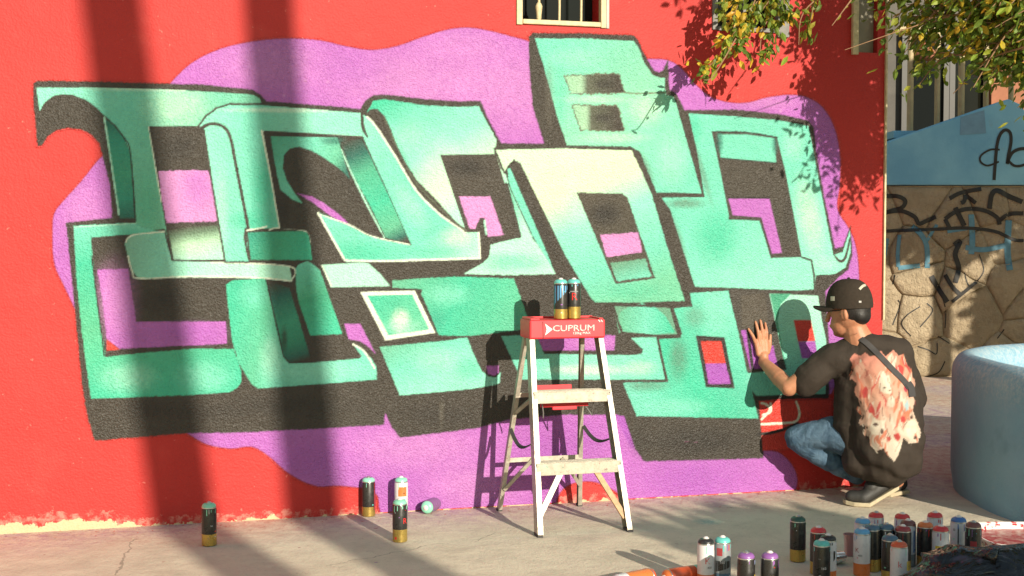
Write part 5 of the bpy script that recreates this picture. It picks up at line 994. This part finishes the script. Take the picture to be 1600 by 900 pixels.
# leafy screens added unseen right of the viewpoint to shade the ground by the cans
HQ = random.Random(4)
def added_hedge(label, q0, q1, dist, ht, n, seed, gap=()):
    H3_ = Vector((SUNDIR.x, SUNDIR.y, 0)).normalized(); pv = Vector((-H3_.y, H3_.x, 0)); pv = pv if pv.x > 0 else -pv; L3 = Leaves(); st = MB()
    base0 = SZ(3.2, 0); d0 = base0.dot(H3_)+dist; mid = H3_*d0+pv*((q0+q1)/2); o = thing('added_hedge', label, 'added_hedge', (mid.x, mid.y, 0))
    for k in range(n):
        qq = HQ.uniform(q0, q1)
        if any(a < qq < b for a, b in gap) and HQ.random() < .9: continue
        top = ht*(1+.16*mnoise.noise(Vector((qq*3.2, seed, 0)))); zz = top*(HQ.random()**.6); c = H3_*(d0+HQ.gauss(0, .16))+pv*qq+Vector((0, 0, zz)); L3.leaf(c, Vector((HQ.gauss(0, 1), HQ.gauss(0, 1), HQ.gauss(.3, .7))), .09, .028, lcol(.03), HQ.random()*6)
    for k in range(int((q1-q0)*5)+2):
        b0 = H3_*d0+pv*(q0+(q1-q0)*(k+.5)/(int((q1-q0)*5)+2)); st.tube([b0, b0+Vector((HQ.gauss(0, .06), HQ.gauss(0, .06), ht*.5)), b0+Vector((HQ.gauss(0, .12), HQ.gauss(0, .12), ht*.92))], [.02, .014, .006], 6)
    L3.build('leaves', o); s_ = st.build('stems', 'bark', o, 60); s_['kind'] = 'stuff'
added_hedge('low leafy screen behind the viewpoint, added unseen to shade the ground by the cans', 3.25, 4.28, 6.2, 1.70, 6500, 1, ((3.40, 3.46), (3.95, 4.0)))
added_hedge('thin bush behind the viewpoint near the ladder side, added unseen for its shade', 2.86, 3.12, 5.2, 1.22, 520, 9)
# unseen trees added at the far right to shade the parapet and stone wall
def added_shade_tree(label, c, rx, rz, n):
    c = Vector(c); o = thing('added_shade_tree', label, 'tree', (c.x, c.y, 0), 'unseen shade trees added at the right'); MB().tube([(c.x, c.y, 0), (c.x+.05, c.y, c.z*.5), (c.x, c.y+.1, c.z)], [.12, .10, .06], 12).build('trunk', 'bark', o, 180); L4 = Leaves(); k = 0
    while k < n:
        q = Vector((TR.uniform(-1, 1), TR.uniform(-1, 1), TR.uniform(-1, 1)))
        if q.length > 1+.18*mnoise.noise(q*3): continue
        k += 1; L4.leaf(c+Vector((q.x*rx, q.y*min(rx, .8), q.z*rz)), Vector((TR.gauss(0, 1), TR.gauss(0, 1), TR.gauss(-.2, .7))), .20, .06, lcol(.05), TR.random()*6)
    L4.build('crown', o)
def towards(px, py, Y, d): return P(px, py, Y)+SUNDIR*d
added_shade_tree('wide tree added out of view, shading the blue parapet', towards(1470, 235, YS, 5.0), 1.7, .98, 5200)
added_shade_tree('round tree added out of view, shading the right part of the stone wall', towards(1668, 500, YS, 5.2), .80, .85, 3000)
